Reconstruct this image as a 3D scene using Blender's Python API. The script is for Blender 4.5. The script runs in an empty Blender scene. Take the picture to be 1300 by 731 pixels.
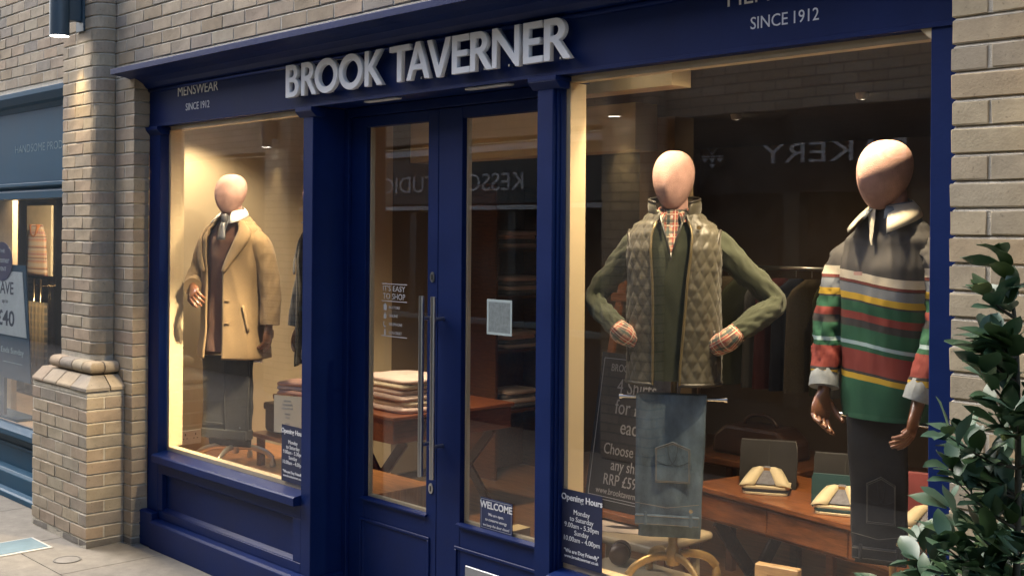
import bpy, bmesh, math, random
from mathutils import Vector, Matrix, noise

# ------------------------------------------------------------------ camera, world, sun, exposure
scene = bpy.context.scene
col = scene.collection
R = math.radians
EYE, DIST = 1.85, 3.12                     # camera height; distance in front of the brick wall plane (y = 0)
FPX, CXP, CYP, ROLL = 1500.0, 650.0, 294.0, 0.0075   # focal length, principal point in photo pixels
_n = math.hypot(FPX, 1410.0)
FWD = Vector((-FPX / _n, 1410.0 / _n, 0))
RGT = Vector((1410.0 / _n, FPX / _n, 0))
cd = bpy.data.cameras.new('camera')
cam = bpy.data.objects.new('camera', cd)
col.objects.link(cam)
cd.sensor_width = 36.0
cd.lens = 36.0 * FPX / 1300.0
cd.shift_y = -(365.5 - CYP) / 1300.0
cd.clip_start, cd.clip_end = 0.05, 500
mw = Matrix((RGT, Vector((0, 0, 1)), -FWD)).transposed().to_4x4() @ Matrix.Rotation(ROLL, 4, 'Z')
mw.translation = (0, -DIST, EYE)
cam.matrix_world = mw
scene.camera = cam

world = bpy.data.worlds.new('World')
scene.world = world
world.use_nodes = True
wn = world.node_tree
wn.nodes.clear()
sky = wn.nodes.new('ShaderNodeTexSky')
sky.sky_type = 'NISHITA'
sky.sun_disc = False
SUN_EL, SUN_ROT = R(45), R(256)
sky.sun_elevation, sky.sun_rotation = SUN_EL, SUN_ROT
sky.air_density, sky.dust_density, sky.ozone_density = 1.0, 3.0, 1.0
bg = wn.nodes.new('ShaderNodeBackground')
bg.inputs['Strength'].default_value = 0.15
wo = wn.nodes.new('ShaderNodeOutputWorld')
wn.links.new(sky.outputs[0], bg.inputs[0])
wn.links.new(bg.outputs[0], wo.inputs[0])

sd = bpy.data.lights.new('sun', 'SUN')
sd.energy, sd.angle, sd.color = 1.5, R(40), (1.0, 0.96, 0.9)
sun = bpy.data.objects.new('sun', sd)
col.objects.link(sun)
# nishita: rotation 0 = sun over +Y, increasing clockwise seen from above
sdir = Vector((math.sin(SUN_ROT) * math.cos(SUN_EL), math.cos(SUN_ROT) * math.cos(SUN_EL), math.sin(SUN_EL)))
sun.rotation_euler = sdir.to_track_quat('Z', 'Y').to_euler()
sun.location = (0, -2, 12)

scene.view_settings.view_transform = 'Standard'
scene.view_settings.look = 'None'
scene.view_settings.gamma = 1.0
scene.view_settings.use_curve_mapping = False
scene.view_settings.exposure = 1.58
scene.cycles.use_denoising = True
scene.cycles.max_bounces = 10
scene.cycles.transparent_max_bounces = 16
scene.cycles.caustics_reflective = False
scene.cycles.caustics_refractive = False
scene.cycles.sample_clamp_indirect = 4.0

# ------------------------------------------------------------------ pixel helper (photo pixel -> point on a plane y = const)
def on_y(px, py, y):
    u, v = px - CXP, CYP - py
    r, z = (u * math.cos(ROLL) - v * math.sin(ROLL)) / FPX, (u * math.sin(ROLL) + v * math.cos(ROLL)) / FPX
    d = FWD + RGT * r
    t = (y + DIST) / d.y
    return Vector((d.x * t, y, EYE + z * t))

def project(p):
    d = Vector(p) - Vector((0, -DIST, EYE))
    f = d.dot(FWD)
    if f < 0.05:
        return (-9999, -9999)
    r, v = d.dot(RGT) / f * FPX, d.z / f * FPX
    return (CXP + r, CYP + r * ROLL - v)

# ------------------------------------------------------------------ materials
MATS = {}
def nodes_of(name):
    m = bpy.data.materials.new(name)
    m.use_nodes = True
    nt = m.node_tree
    return m, nt, nt.nodes['Principled BSDF'], nt.links

def mat(name, c, rough=0.6, metal=0.0, var=0.12, scale=8.0, bump=0.0, bscale=120.0, spec=0.5, coat=0.0, sheen=0.0, stretch=None, rvar=0.0):
    if name in MATS:
        return MATS[name]
    m, nt, b, L = nodes_of(name)
    b.inputs['Roughness'].default_value = rough
    b.inputs['Metallic'].default_value = metal
    b.inputs['Specular IOR Level'].default_value = spec
    b.inputs['Coat Weight'].default_value = coat
    b.inputs['Sheen Weight'].default_value = sheen
    tc = nt.nodes.new('ShaderNodeTexCoord')
    src = tc.outputs['Object']
    if stretch:
        mp = nt.nodes.new('ShaderNodeMapping')
        mp.inputs['Scale'].default_value = stretch
        L.new(src, mp.inputs[0])
        src = mp.outputs[0]
    nz = nt.nodes.new('ShaderNodeTexNoise')
    nz.inputs['Scale'].default_value = scale
    nz.inputs['Detail'].default_value = 6
    nz.inputs['Roughness'].default_value = 0.65
    L.new(src, nz.inputs['Vector'])
    cr = nt.nodes.new('ShaderNodeValToRGB')
    cr.color_ramp.elements[0].position, cr.color_ramp.elements[1].position = 0.3, 0.72
    cr.color_ramp.elements[0].color = (*[max(0, x * (1 - var)) for x in c], 1)
    cr.color_ramp.elements[1].color = (*[min(1, x * (1 + var)) for x in c], 1)
    L.new(nz.outputs['Fac'], cr.inputs[0])
    L.new(cr.outputs[0], b.inputs['Base Color'])
    if rvar:
        mr = nt.nodes.new('ShaderNodeMapRange')
        mr.inputs['To Min'].default_value, mr.inputs['To Max'].default_value = max(0, rough - rvar), min(1, rough + rvar)
        L.new(nz.outputs['Fac'], mr.inputs['Value'])
        L.new(mr.outputs[0], b.inputs['Roughness'])
    if bump:
        n2 = nt.nodes.new('ShaderNodeTexNoise')
        n2.inputs['Scale'].default_value = bscale
        n2.inputs['Detail'].default_value = 3
        L.new(src, n2.inputs['Vector'])
        bp = nt.nodes.new('ShaderNodeBump')
        bp.inputs['Strength'].default_value = bump
        bp.inputs['Distance'].default_value = 0.01
        L.new(n2.outputs['Fac'], bp.inputs['Height'])
        L.new(bp.outputs[0], b.inputs['Normal'])
    MATS[name] = m
    return m

def brick_material(name, tones, spots=0.35):
    m, nt, b, L = nodes_of(name)
    b.inputs['Roughness'].default_value = 0.9
    b.inputs['Specular IOR Level'].default_value = 0.25
    oi = nt.nodes.new('ShaderNodeObjectInfo')
    cr = nt.nodes.new('ShaderNodeValToRGB')
    e = cr.color_ramp.elements
    for i, t in enumerate(tones):
        p = i / (len(tones) - 1)
        el = e[0] if i == 0 else e[-1] if i == len(tones) - 1 else e.new(p)
        el.position = p
        el.color = (*t, 1)
    L.new(oi.outputs['Random'], cr.inputs[0])
    tc = nt.nodes.new('ShaderNodeTexCoord')
    ge = nt.nodes.new('ShaderNodeNewGeometry')
    nz = nt.nodes.new('ShaderNodeTexNoise')
    nz.inputs['Scale'].default_value = 9
    nz.inputs['Detail'].default_value = 8
    nz.inputs['Roughness'].default_value = 0.7
    L.new(ge.outputs['Position'], nz.inputs['Vector'])
    mr = nt.nodes.new('ShaderNodeMapRange')
    mr.inputs['From Min'].default_value, mr.inputs['From Max'].default_value = 0.3, 0.7
    mr.inputs['To Min'].default_value, mr.inputs['To Max'].default_value = 0.78, 1.18
    L.new(nz.outputs['Fac'], mr.inputs['Value'])
    mx = nt.nodes.new('ShaderNodeMix')
    mx.data_type, mx.blend_type = 'RGBA', 'MULTIPLY'
    mx.inputs['Factor'].default_value = 1
    L.new(cr.outputs[0], mx.inputs['A'])
    L.new(mr.outputs[0], mx.inputs['B'])
    # dark specks and pits
    n3 = nt.nodes.new('ShaderNodeTexNoise')
    n3.inputs['Scale'].default_value = 75
    n3.inputs['Detail'].default_value = 2
    L.new(ge.outputs['Position'], n3.inputs['Vector'])
    m3 = nt.nodes.new('ShaderNodeMapRange')
    m3.inputs['From Min'].default_value, m3.inputs['From Max'].default_value = 0.26, 0.36
    m3.inputs['To Min'].default_value, m3.inputs['To Max'].default_value = 1 - spots, 1
    L.new(n3.outputs['Fac'], m3.inputs['Value'])
    m4 = nt.nodes.new('ShaderNodeMix')
    m4.data_type, m4.blend_type = 'RGBA', 'MULTIPLY'
    m4.inputs['Factor'].default_value = 1
    L.new(mx.outputs['Result'], m4.inputs['A'])
    L.new(m3.outputs[0], m4.inputs['B'])
    L.new(m4.outputs['Result'], b.inputs['Base Color'])
    n2 = nt.nodes.new('ShaderNodeTexNoise')
    n2.inputs['Scale'].default_value = 130
    n2.inputs['Detail'].default_value = 5
    L.new(ge.outputs['Position'], n2.inputs['Vector'])
    bp = nt.nodes.new('ShaderNodeBump')
    bp.inputs['Strength'].default_value = 0.32
    bp.inputs['Distance'].default_value = 0.004
    L.new(n2.outputs['Fac'], bp.inputs['Height'])
    L.new(bp.outputs[0], b.inputs['Normal'])
    MATS[name] = m
    return m

def glass_material(name='glass', tint=(1, 1, 1), base=0.057):
    m = bpy.data.materials.new(name)
    m.use_nodes = True
    nt = m.node_tree
    nt.nodes.clear()
    L = nt.links
    out = nt.nodes.new('ShaderNodeOutputMaterial')
    mix = nt.nodes.new('ShaderNodeMixShader')
    tr = nt.nodes.new('ShaderNodeBsdfTransparent')
    tr.inputs[0].default_value = (*tint, 1)
    gl = nt.nodes.new('ShaderNodeBsdfGlossy')
    gl.inputs['Roughness'].default_value = 0.0
    lw = nt.nodes.new('ShaderNodeLayerWeight')
    pw = nt.nodes.new('ShaderNodeMath')
    pw.operation = 'POWER'
    pw.inputs[1].default_value = 5
    mr = nt.nodes.new('ShaderNodeMapRange')
    mr.inputs['To Min'].default_value, mr.inputs['To Max'].default_value = base, 1
    lw.inputs['Blend'].default_value = 0.5
    L.new(lw.outputs['Facing'], pw.inputs[0])
    L.new(pw.outputs[0], mr.inputs['Value'])
    L.new(mr.outputs[0], mix.inputs[0])
    L.new(tr.outputs[0], mix.inputs[1])
    L.new(gl.outputs[0], mix.inputs[2])
    # a film of dust and slight unevenness of the sheet
    tc = nt.nodes.new('ShaderNodeTexCoord')
    nz = nt.nodes.new('ShaderNodeTexNoise')
    nz.inputs['Scale'].default_value = 1.6
    nz.inputs['Detail'].default_value = 1
    L.new(tc.outputs['Object'], nz.inputs['Vector'])
    bp = nt.nodes.new('ShaderNodeBump')
    bp.inputs['Strength'].default_value = 0.05
    bp.inputs['Distance'].default_value = 0.01
    L.new(nz.outputs['Fac'], bp.inputs['Height'])
    L.new(bp.outputs[0], gl.inputs['Normal'])
    df = nt.nodes.new('ShaderNodeBsdfDiffuse')
    df.inputs[0].default_value = (.75, .72, .66, 1)
    n2 = nt.nodes.new('ShaderNodeTexNoise')
    n2.inputs['Scale'].default_value = 3.0
    n2.inputs['Detail'].default_value = 8
    n2.inputs['Roughness'].default_value = 0.75
    L.new(tc.outputs['Object'], n2.inputs['Vector'])
    m2 = nt.nodes.new('ShaderNodeMapRange')
    m2.inputs['From Min'].default_value, m2.inputs['From Max'].default_value = 0.35, 0.75
    m2.inputs['To Min'].default_value, m2.inputs['To Max'].default_value = 0.0005, 0.009
    L.new(n2.outputs['Fac'], m2.inputs['Value'])
    mx = nt.nodes.new('ShaderNodeMixShader')
    L.new(m2.outputs[0], mx.inputs[0])
    L.new(mix.outputs[0], mx.inputs[1])
    L.new(df.outputs[0], mx.inputs[2])
    L.new(mx.outputs[0], out.inputs[0])
    MATS[name] = m
    return m

def emit(name, c, s):
    m, nt, b, L = nodes_of(name)
    b.inputs['Base Color'].default_value = (*c, 1)
    b.inputs['Emission Color'].default_value = (*c, 1)
    b.inputs['Emission Strength'].default_value = s
    MATS[name] = m
    return m

def bands(name, stops, rough=0.8, axis='UVY', var=0.1, sheen=0.0):
    """constant colour bands along the UV y axis (metres of cloth)"""
    m, nt, b, L = nodes_of(name)
    b.inputs['Roughness'].default_value = rough
    b.inputs['Sheen Weight'].default_value = sheen
    uv = nt.nodes.new('ShaderNodeUVMap')
    sp = nt.nodes.new('ShaderNodeSeparateXYZ')
    L.new(uv.outputs[0], sp.inputs[0])
    cr = nt.nodes.new('ShaderNodeValToRGB')
    cr.color_ramp.interpolation = 'CONSTANT'
    e = cr.color_ramp.elements
    for i, (p, c) in enumerate(stops):
        el = e[0] if i == 0 else (e[1] if i == 1 else e.new(p))
        el.position = p
        el.color = (*c, 1)
    L.new(sp.outputs['Y'], cr.inputs[0])
    nz = nt.nodes.new('ShaderNodeTexNoise')
    nz.inputs['Scale'].default_value = 400
    mr = nt.nodes.new('ShaderNodeMapRange')
    mr.inputs['To Min'].default_value, mr.inputs['To Max'].default_value = 1 - var * 2, 1 + var
    L.new(nz.outputs['Fac'], mr.inputs['Value'])
    mx = nt.nodes.new('ShaderNodeMix')
    mx.data_type, mx.blend_type = 'RGBA', 'MULTIPLY'
    mx.inputs['Factor'].default_value = 1
    L.new(cr.outputs[0], mx.inputs['A'])
    L.new(mr.outputs[0], mx.inputs['B'])
    L.new(mx.outputs['Result'], b.inputs['Base Color'])
    MATS[name] = m
    return m

def plaid(name, base, layers, rough=0.8):
    """woven checks: layers = (axis, period, width, offset, colour, strength)"""
    m, nt, b, L = nodes_of(name)
    b.inputs['Roughness'].default_value = rough
    b.inputs['Sheen Weight'].default_value = 0.2
    uv = nt.nodes.new('ShaderNodeUVMap')
    sp = nt.nodes.new('ShaderNodeSeparateXYZ')
    L.new(uv.outputs[0], sp.inputs[0])
    prev = None
    rgb = nt.nodes.new('ShaderNodeRGB')
    rgb.outputs[0].default_value = (*base, 1)
    prev = rgb.outputs[0]
    for ax, per, wid, off, c, st in layers:
        a = nt.nodes.new('ShaderNodeMath'); a.operation = 'ADD'; a.inputs[1].default_value = off + 10 * per
        L.new(sp.outputs[ax], a.inputs[0])
        d = nt.nodes.new('ShaderNodeMath'); d.operation = 'MODULO'; d.inputs[1].default_value = per
        L.new(a.outputs[0], d.inputs[0])
        g = nt.nodes.new('ShaderNodeMath'); g.operation = 'LESS_THAN'; g.inputs[1].default_value = wid
        L.new(d.outputs[0], g.inputs[0])
        s = nt.nodes.new('ShaderNodeMath'); s.operation = 'MULTIPLY'; s.inputs[1].default_value = st
        L.new(g.outputs[0], s.inputs[0])
        mx = nt.nodes.new('ShaderNodeMix'); mx.data_type = 'RGBA'
        L.new(s.outputs[0], mx.inputs['Factor'])
        L.new(prev, mx.inputs['A'])
        mx.inputs['B'].default_value = (*c, 1)
        prev = mx.outputs['Result']
    L.new(prev, b.inputs['Base Color'])
    MATS[name] = m
    return m

NAVY = mat('navy_paint', (0.0024, 0.0142, 0.086), rough=0.46, spec=0.2, var=0.14, scale=3, bump=0.05, bscale=60, rvar=0.08)
BUFF = brick_material('buff_brick', [(0.285, 0.228, 0.158), (0.33, 0.268, 0.19), (0.385, 0.32, 0.235), (0.31, 0.262, 0.20), (0.36, 0.278, 0.20), (0.25, 0.222, 0.188), (0.35, 0.30, 0.22), (0.30, 0.235, 0.185)])
MORTAR = mat('mortar', (0.50, 0.46, 0.38), rough=0.95, var=0.18, scale=30, bump=0.6, bscale=300)
SOOT = mat('grimy_brick', (0.17, 0.155, 0.135), rough=0.95, var=0.3, scale=12, bump=0.5, bscale=150)
GLASS = glass_material('window_glass')
CREAM = mat('cream_paint', (0.66, 0.53, 0.33), rough=0.55, var=0.04, scale=2)
CREAMWALL = mat('cream_wall', (0.52, 0.43, 0.30), rough=0.8, var=0.05, scale=1.5)
TEAL = mat('teal_paint', (0.014, 0.062, 0.115), rough=0.5, spec=0.15, var=0.10, scale=3, rvar=0.08)
STEEL = mat('brushed_steel', (0.55, 0.54, 0.52), rough=0.28, metal=1.0, var=0.06, scale=40, stretch=(1, 1, .02))
CHROME = mat('chrome', (0.75, 0.74, 0.72), rough=0.12, metal=1.0, var=0.02)
BRASS = mat('brass', (0.72, 0.55, 0.30), rough=0.24, metal=1.0, var=0.08, scale=10)
LETTER = mat('letter_silver', (0.80, 0.81, 0.83), rough=0.42, metal=0.0, var=0.04, scale=4)
PRINT = mat('white_print', (0.72, 0.73, 0.74), rough=0.6, var=0.03)
PRINTGREY = mat('grey_print', (0.36, 0.37, 0.40), rough=0.6, var=0.03)
NAVYCARD = mat('navy_card', (0.016, 0.022, 0.06), rough=0.45, var=0.05)
WOOD = mat('polished_wood', (0.24, 0.085, 0.028), rough=0.3, var=0.45, scale=9, stretch=(1.2, 9, 9), coat=0.25)
DARKWOOD = mat('dark_wood', (0.10, 0.038, 0.016), rough=0.35, var=0.4, scale=9, stretch=(1, 8, 8))
PALEWOOD = mat('pale_wood', (0.50, 0.33, 0.17), rough=0.45, var=0.25, scale=10, stretch=(1, 8, 8))

# ------------------------------------------------------------------ mesh builder
class MB:
    def __init__(self):
        self.v, self.f, self.uv = [], [], {}
    def add(self, vs, fs, uvs=None):
        n = len(self.v)
        self.v += [tuple(p) for p in vs]
        for i, f in enumerate(fs):
            self.f.append(tuple(k + n for k in f))
            if uvs:
                self.uv[len(self.f) - 1] = [uvs[k] for k in f]
        return self
    def box(self, x0, x1, y0, y1, z0, z1):
        vs = [(x, y, z) for z in (z0, z1) for y in (y0, y1) for x in (x0, x1)]
        return self.add(vs, [(0, 2, 3, 1), (4, 5, 7, 6), (0, 1, 5, 4), (2, 6, 7, 3), (0, 4, 6, 2), (1, 3, 7, 5)])
    def prism(self, poly, a, b, axis='x'):
        """poly in the plane normal to axis: x -> (y,z), y -> (x,z), z -> (x,y)"""
        def mk(p, t):
            return (t, p[0], p[1]) if axis == 'x' else (p[0], t, p[1]) if axis == 'y' else (p[0], p[1], t)
        n = len(poly)
        vs = [mk(p, a) for p in poly] + [mk(p, b) for p in poly]
        fs = [tuple(range(n))[::-1], tuple(range(n, 2 * n))] + [(i, (i + 1) % n, n + (i + 1) % n, n + i) for i in range(n)]
        return self.add(vs, fs)
    def tube(self, pts, rad, n=12, cap=True, flat=1.0, up=None, uvs=False):
        pts = [Vector(p) for p in pts]
        if not isinstance(rad, (list, tuple)):
            rad = [rad] * len(pts)
        T = [(pts[min(i + 1, len(pts) - 1)] - pts[max(i - 1, 0)]).normalized() for i in range(len(pts))]
        u = Vector(up) if up else (Vector((0, 0, 1)) if abs(T[0].z) < 0.9 else Vector((1, 0, 0)))
        vs, uvl, s = [], [], 0
        for i, p in enumerate(pts):
            a = (u - T[i] * u.dot(T[i])).normalized()
            bb = T[i].cross(a)
            u = a
            if i:
                s += (p - pts[i - 1]).length
            for k in range(n):
                t = 2 * math.pi * k / n
                vs.append(p + (a * math.cos(t) * flat + bb * math.sin(t)) * rad[i])
                uvl.append((t * rad[i], s))
        fs = [(i * n + k, i * n + (k + 1) % n, (i + 1) * n + (k + 1) % n, (i + 1) * n + k) for i in range(len(pts) - 1) for k in range(n)]
        if cap:
            fs += [tuple(range(n))[::-1], tuple(range((len(pts) - 1) * n, len(pts) * n))]
        return self.add(vs, fs, uvl if uvs else None)
    def grid(self, rows, closed=False, uvs=None):
        """rows: list of equal-length point lists"""
        n = len(rows[0])
        vs = [p for r in rows for p in r]
        m = n if closed else n - 1
        fs = [(i * n + k, i * n + (k + 1) % n, (i + 1) * n + (k + 1) % n, (i + 1) * n + k) for i in range(len(rows) - 1) for k in range(m)]
        return self.add(vs, fs, [q for r in uvs for q in r] if uvs else None)
    def lathe(self, prof, c=(0, 0, 0), n=20):
        """prof: (r, z) pairs"""
        rows = [[(c[0] + r * math.cos(2 * math.pi * k / n), c[1] + r * math.sin(2 * math.pi * k / n), c[2] + z) for k in range(n)] for r, z in prof]
        self.grid(rows, True)
        L0 = len(self.v) - n * len(prof)
        self.f.append(tuple(range(L0, L0 + n))[::-1])
        self.f.append(tuple(range(len(self.v) - n, len(self.v))))
        return self
    def mesh(self, name='mesh', bevel=0.0, smooth=False, seg=1, auto=None):
        me = bpy.data.meshes.new(name)
        me.from_pydata(self.v, [], self.f)
        if self.uv:
            ul = me.uv_layers.new(name='UVMap')
            for p in me.polygons:
                q = self.uv.get(p.index)
                if q:
                    for li, c in zip(p.loop_indices, q):
                        ul.data[li].uv = c
        if bevel or not self.uv:
            bm = bmesh.new()
            bm.from_mesh(me)
            bmesh.ops.recalc_face_normals(bm, faces=bm.faces)
            if bevel:
                ed = [e for e in bm.edges if len(e.link_faces) == 2 and e.calc_face_angle(0) > 0.5]
                bmesh.ops.bevel(bm, geom=ed, offset=bevel, segments=seg, profile=0.5, affect='EDGES', clamp_overlap=True)
            bm.to_mesh(me)
            bm.free()
        if smooth:
            me.polygons.foreach_set('use_smooth', [True] * len(me.polygons))
            if auto:
                me.set_sharp_from_angle(angle=R(auto))
        me.update()
        return me

def base_of(o):
    p = Vector((0, 0, 0))
    while o:
        p = p + o.location
        o = o.parent
    return p

def link(name, me, material=None, parent=None, local=False):
    """one mesh object; vertices given in world space unless local"""
    o = bpy.data.objects.new(name, me)
    col.objects.link(o)
    if material is not None and not me.materials:
        me.materials.append(material)
    if parent is not None:
        o.parent = parent
        if not local:
            off = base_of(parent)
            me.transform(Matrix.Translation(-off))
    return o

def put(name, mb, material, parent=None, bevel=0.0, smooth=False, local=False, seg=1, auto=None):
    return link(name, mb.mesh(name, bevel, smooth, seg, auto), material, parent, local)

def tag(o, label, cat, group=None):
    o['label'], o['category'] = label, cat
    if group:
        o['group'] = group
    return o

def thing(name, label, cat, loc=(0, 0, 0), rz=0.0, group=None):
    o = bpy.data.objects.new(name, None)
    o.empty_display_size = 0.1
    col.objects.link(o)
    o.location = loc
    o.rotation_euler = (0, 0, rz)
    return tag(o, label, cat, group)

def struct(o):
    o['kind'] = 'structure'
    return o

def bx(*a):
    return MB().box(*a)

def text_mesh(body, size, extrude=0.0006, align='CENTER', sx=1.0, spacing=1.0, thick=0.0, res=3):
    c = bpy.data.curves.new('lettering', 'FONT')
    c.body, c.size, c.extrude = body, size, extrude
    c.align_x, c.align_y = align, 'BOTTOM_BASELINE' if False else 'BOTTOM'
    c.resolution_u = res
    c.space_character = spacing
    c.offset = thick
    o = bpy.data.objects.new('lettering', c)
    me = bpy.data.meshes.new_from_object(o)
    bpy.data.objects.remove(o)
    bpy.data.curves.remove(c)
    me.materials.clear()
    if sx != 1.0:
        me.transform(Matrix.Diagonal((sx, 1, 1, 1)))
    return me

FACE_FRONT = Matrix(((1, 0, 0, 0), (0, 0, -1, 0), (0, 1, 0, 0), (0, 0, 0, 1)))    # text plane -> facing -Y
FACE_BACK = Matrix(((-1, 0, 0, 0), (0, 0, 1, 0), (0, 1, 0, 0), (0, 0, 0, 1)))     # text plane -> facing +Y

def write(name, body, size, at, material, parent=None, face=FACE_FRONT, local=False, **k):
    me = text_mesh(body, size, **k)
    me.transform(Matrix.Translation(Vector(at)) @ face)
    return link(name, me, material, parent, local)

def fit_text(name, body, x0, x1, z0, z1, y, material, parent, thick=0.0, extrude=0.0006, face=FACE_FRONT):
    """text stretched to an exact box on a facade"""
    me = text_mesh(body, 1.0, extrude=0, thick=0)
    xs = [v.co.x for v in me.vertices]; ys = [v.co.y for v in me.vertices]
    w, h = max(xs) - min(xs), max(ys) - min(ys)
    bpy.data.meshes.remove(me)
    s = (z1 - z0) / h
    sx = (x1 - x0) / (w * s)
    me = text_mesh(body, s, extrude=extrude, thick=thick * s)
    xs = [v.co.x for v in me.vertices]; ys = [v.co.y for v in me.vertices]
    me.transform(Matrix.Translation((-min(xs), -min(ys), 0)))
    me.transform(Matrix.Diagonal((sx, 1, 1, 1)))
    if face == FACE_BACK:
        me.transform(Matrix.Translation((x1, y, z0)) @ face)
    else:
        me.transform(Matrix.Translation((x0, y, z0)) @ face)
    return link(name, me, material, parent)
# ------------------------------------------------------------------ pavement
rnd = random.Random(7)
PAVE = mat('worn_concrete', (0.22, 0.205, 0.18), rough=0.72, var=0.22, scale=2.2, bump=0.25, bscale=90, rvar=0.15)
SLAB = brick_material('paving_slab_concrete', [(0.18, 0.168, 0.148), (0.205, 0.19, 0.166), (0.22, 0.204, 0.176), (0.19, 0.177, 0.156)], spots=0.2)
ground = struct(put('pavement', bx(-60, 60, -60, 60, -0.3, -0.012), PAVE))
slab_me = [bx(-w / 2 + .0025, w / 2 - .0025, -.2975, .2975, -.012, 0).mesh('paving_slab', bevel=0.002) for w in (0.9, 0.75)]
for r, yy in enumerate([-3.6, -3.0, -2.4, -1.8, -1.2, -0.6, 0.0]):
    x, i = -11.2 - 0.3 * (r % 3), r
    while x < 1.6:
        w = (0.9, 0.75)[i % 2]
        me = slab_me[i % 2]
        o = bpy.data.objects.new('paving_slab', me)
        col.objects.link(o)
        o.parent = ground
        o.location = (x + w / 2, yy - 0.3 + 0.06, -0.0003 * rnd.random())
        if not me.materials:
            me.materials.append(SLAB)
        x += w
        i += 1

# ------------------------------------------------------------------ brick kit
rnd = random.Random(3)
COURSE, Z0 = 0.075, 0.045                # course height; first bed joint above the pavement
JNT = 0.011

def brick_mesh(w, h, d, seed, bull=0.0):
    """a brick with its front-left-bottom corner at the origin (front face at y = 0, depth towards +y)"""
    r = random.Random(seed)
    mb = MB()
    if bull:
        pts = [(0, 0), (w - bull, 0)] + [(w - bull + bull * math.sin(a), bull - bull * math.cos(a)) for a in [math.pi / 12 * k for k in range(1, 7)]] + [(w, d), (0, d)]
        mb.prism(pts, 0, h, 'z')
    else:
        mb.box(0, w, 0, d, 0, h)
    me = mb.mesh('brick', bevel=0.0025)
    for v in me.vertices:
        v.co += Vector((r.uniform(-1, 1) * .0016, r.uniform(-1, 1) * .0016, r.uniform(-1, 1) * .0020))
    return me

CACHE = {}
def lay(parent, x, y, z, w, h, d, bull=0.0, material=None, rz=0.0):
    key = (round(w, 3), round(h, 3), round(d, 3), bull, rnd.randrange(4), (material or BUFF).name)
    if key not in CACHE:
        CACHE[key] = brick_mesh(w, h, d, hash(key[:4]) % 1000 + key[4], bull)
        CACHE[key].materials.append(material or BUFF)
    o = bpy.data.objects.new('brick', CACHE[key])
    col.objects.link(o)
    o.parent = parent
    o.location = Vector((x, y + rnd.uniform(-.0012, .0012), z + rnd.uniform(-.0008, .0008))) - base_of(parent)
    o.rotation_euler = (rnd.uniform(-.004, .004), rnd.uniform(-.003, .003), rz + rnd.uniform(-.004, .004))
    return o

def courses(z_lo, z_hi):
    k = math.ceil((z_lo - Z0) / COURSE - 1e-6)
    out = []
    z = Z0 + k * COURSE
    while z + 0.02 < z_hi:
        out.append((k, z + JNT / 2, min(COURSE - JNT, z_hi - z - JNT)))
        k += 1
        z += COURSE
    return out

TEXBRICK, ntb, bb_, LB = nodes_of('brickwork')
bt = ntb.nodes.new('ShaderNodeTexBrick')
bt.inputs['Scale'].default_value = 1.0
bt.inputs['Brick Width'].default_value = 0.225
bt.inputs['Row Height'].default_value = 0.075
bt.inputs['Mortar Size'].default_value = 0.006
bt.inputs['Color1'].default_value = (0.44, 0.37, 0.27, 1)
bt.inputs['Color2'].default_value = (0.58, 0.495, 0.375, 1)
bt.inputs['Mortar'].default_value = (0.20, 0.18, 0.15, 1)
tcb = ntb.nodes.new('ShaderNodeTexCoord')
spx = ntb.nodes.new('ShaderNodeSeparateXYZ')
cmx = ntb.nodes.new('ShaderNodeCombineXYZ')
sm_ = ntb.nodes.new('ShaderNodeMath')
LB.new(tcb.outputs['Object'], spx.inputs[0])
LB.new(spx.outputs['X'], sm_.inputs[0])
LB.new(spx.outputs['Y'], sm_.inputs[1])
LB.new(sm_.outputs[0], cmx.inputs['X'])
LB.new(spx.outputs['Z'], cmx.inputs['Y'])
LB.new(cmx.outputs[0], bt.inputs['Vector'])
LB.new(bt.outputs['Color'], bb_.inputs['Base Color'])
bmp = ntb.nodes.new('ShaderNodeBump')
bmp.invert = True
bmp.inputs['Strength'].default_value = 0.8
bmp.inputs['Distance'].default_value = 0.008
LB.new(bt.outputs['Fac'], bmp.inputs['Height'])
LB.new(bmp.outputs[0], bb_.inputs['Normal'])
bb_.inputs['Roughness'].default_value = 0.9
MATS['brickwork'] = TEXBRICK


def mortar(parent, fp, z_lo, z_hi):
    """weather-struck mortar: fp(inset) gives the footprint; nearly flush behind the perpends, sloped back under each brick"""
    rows = [(z_lo, .003)]
    k = math.ceil((z_lo - Z0) / COURSE)
    while Z0 + k * COURSE + JNT / 2 < z_hi:
        z = Z0 + k * COURSE
        if z - JNT / 2 > z_lo:
            rows += [(z - JNT / 2, .003), (z - JNT / 2 + .0002, .002), (z + JNT / 2 - .0002, .011), (z + JNT / 2, .003)]
        k += 1
    rows.append((z_hi, .003))
    mb = MB()
    n = len(fp(0))
    mb.grid([[(p[0], p[1], z) for p in fp(i)] for z, i in rows], True)
    m = len(mb.v)
    mb.f.append(tuple(range(n))[::-1])
    mb.f.append(tuple(range(m - n, m)))
    return put('mortar_bed', mb, MORTAR, parent)
def rect(x0, x1, y0, y1, left=0, right=0):
    return lambda i: [(x0 + i * left, y0 + i), (x1 - i * right, y0 + i), (x1 - i * right, y1), (x0 + i * left, y1)]

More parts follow.
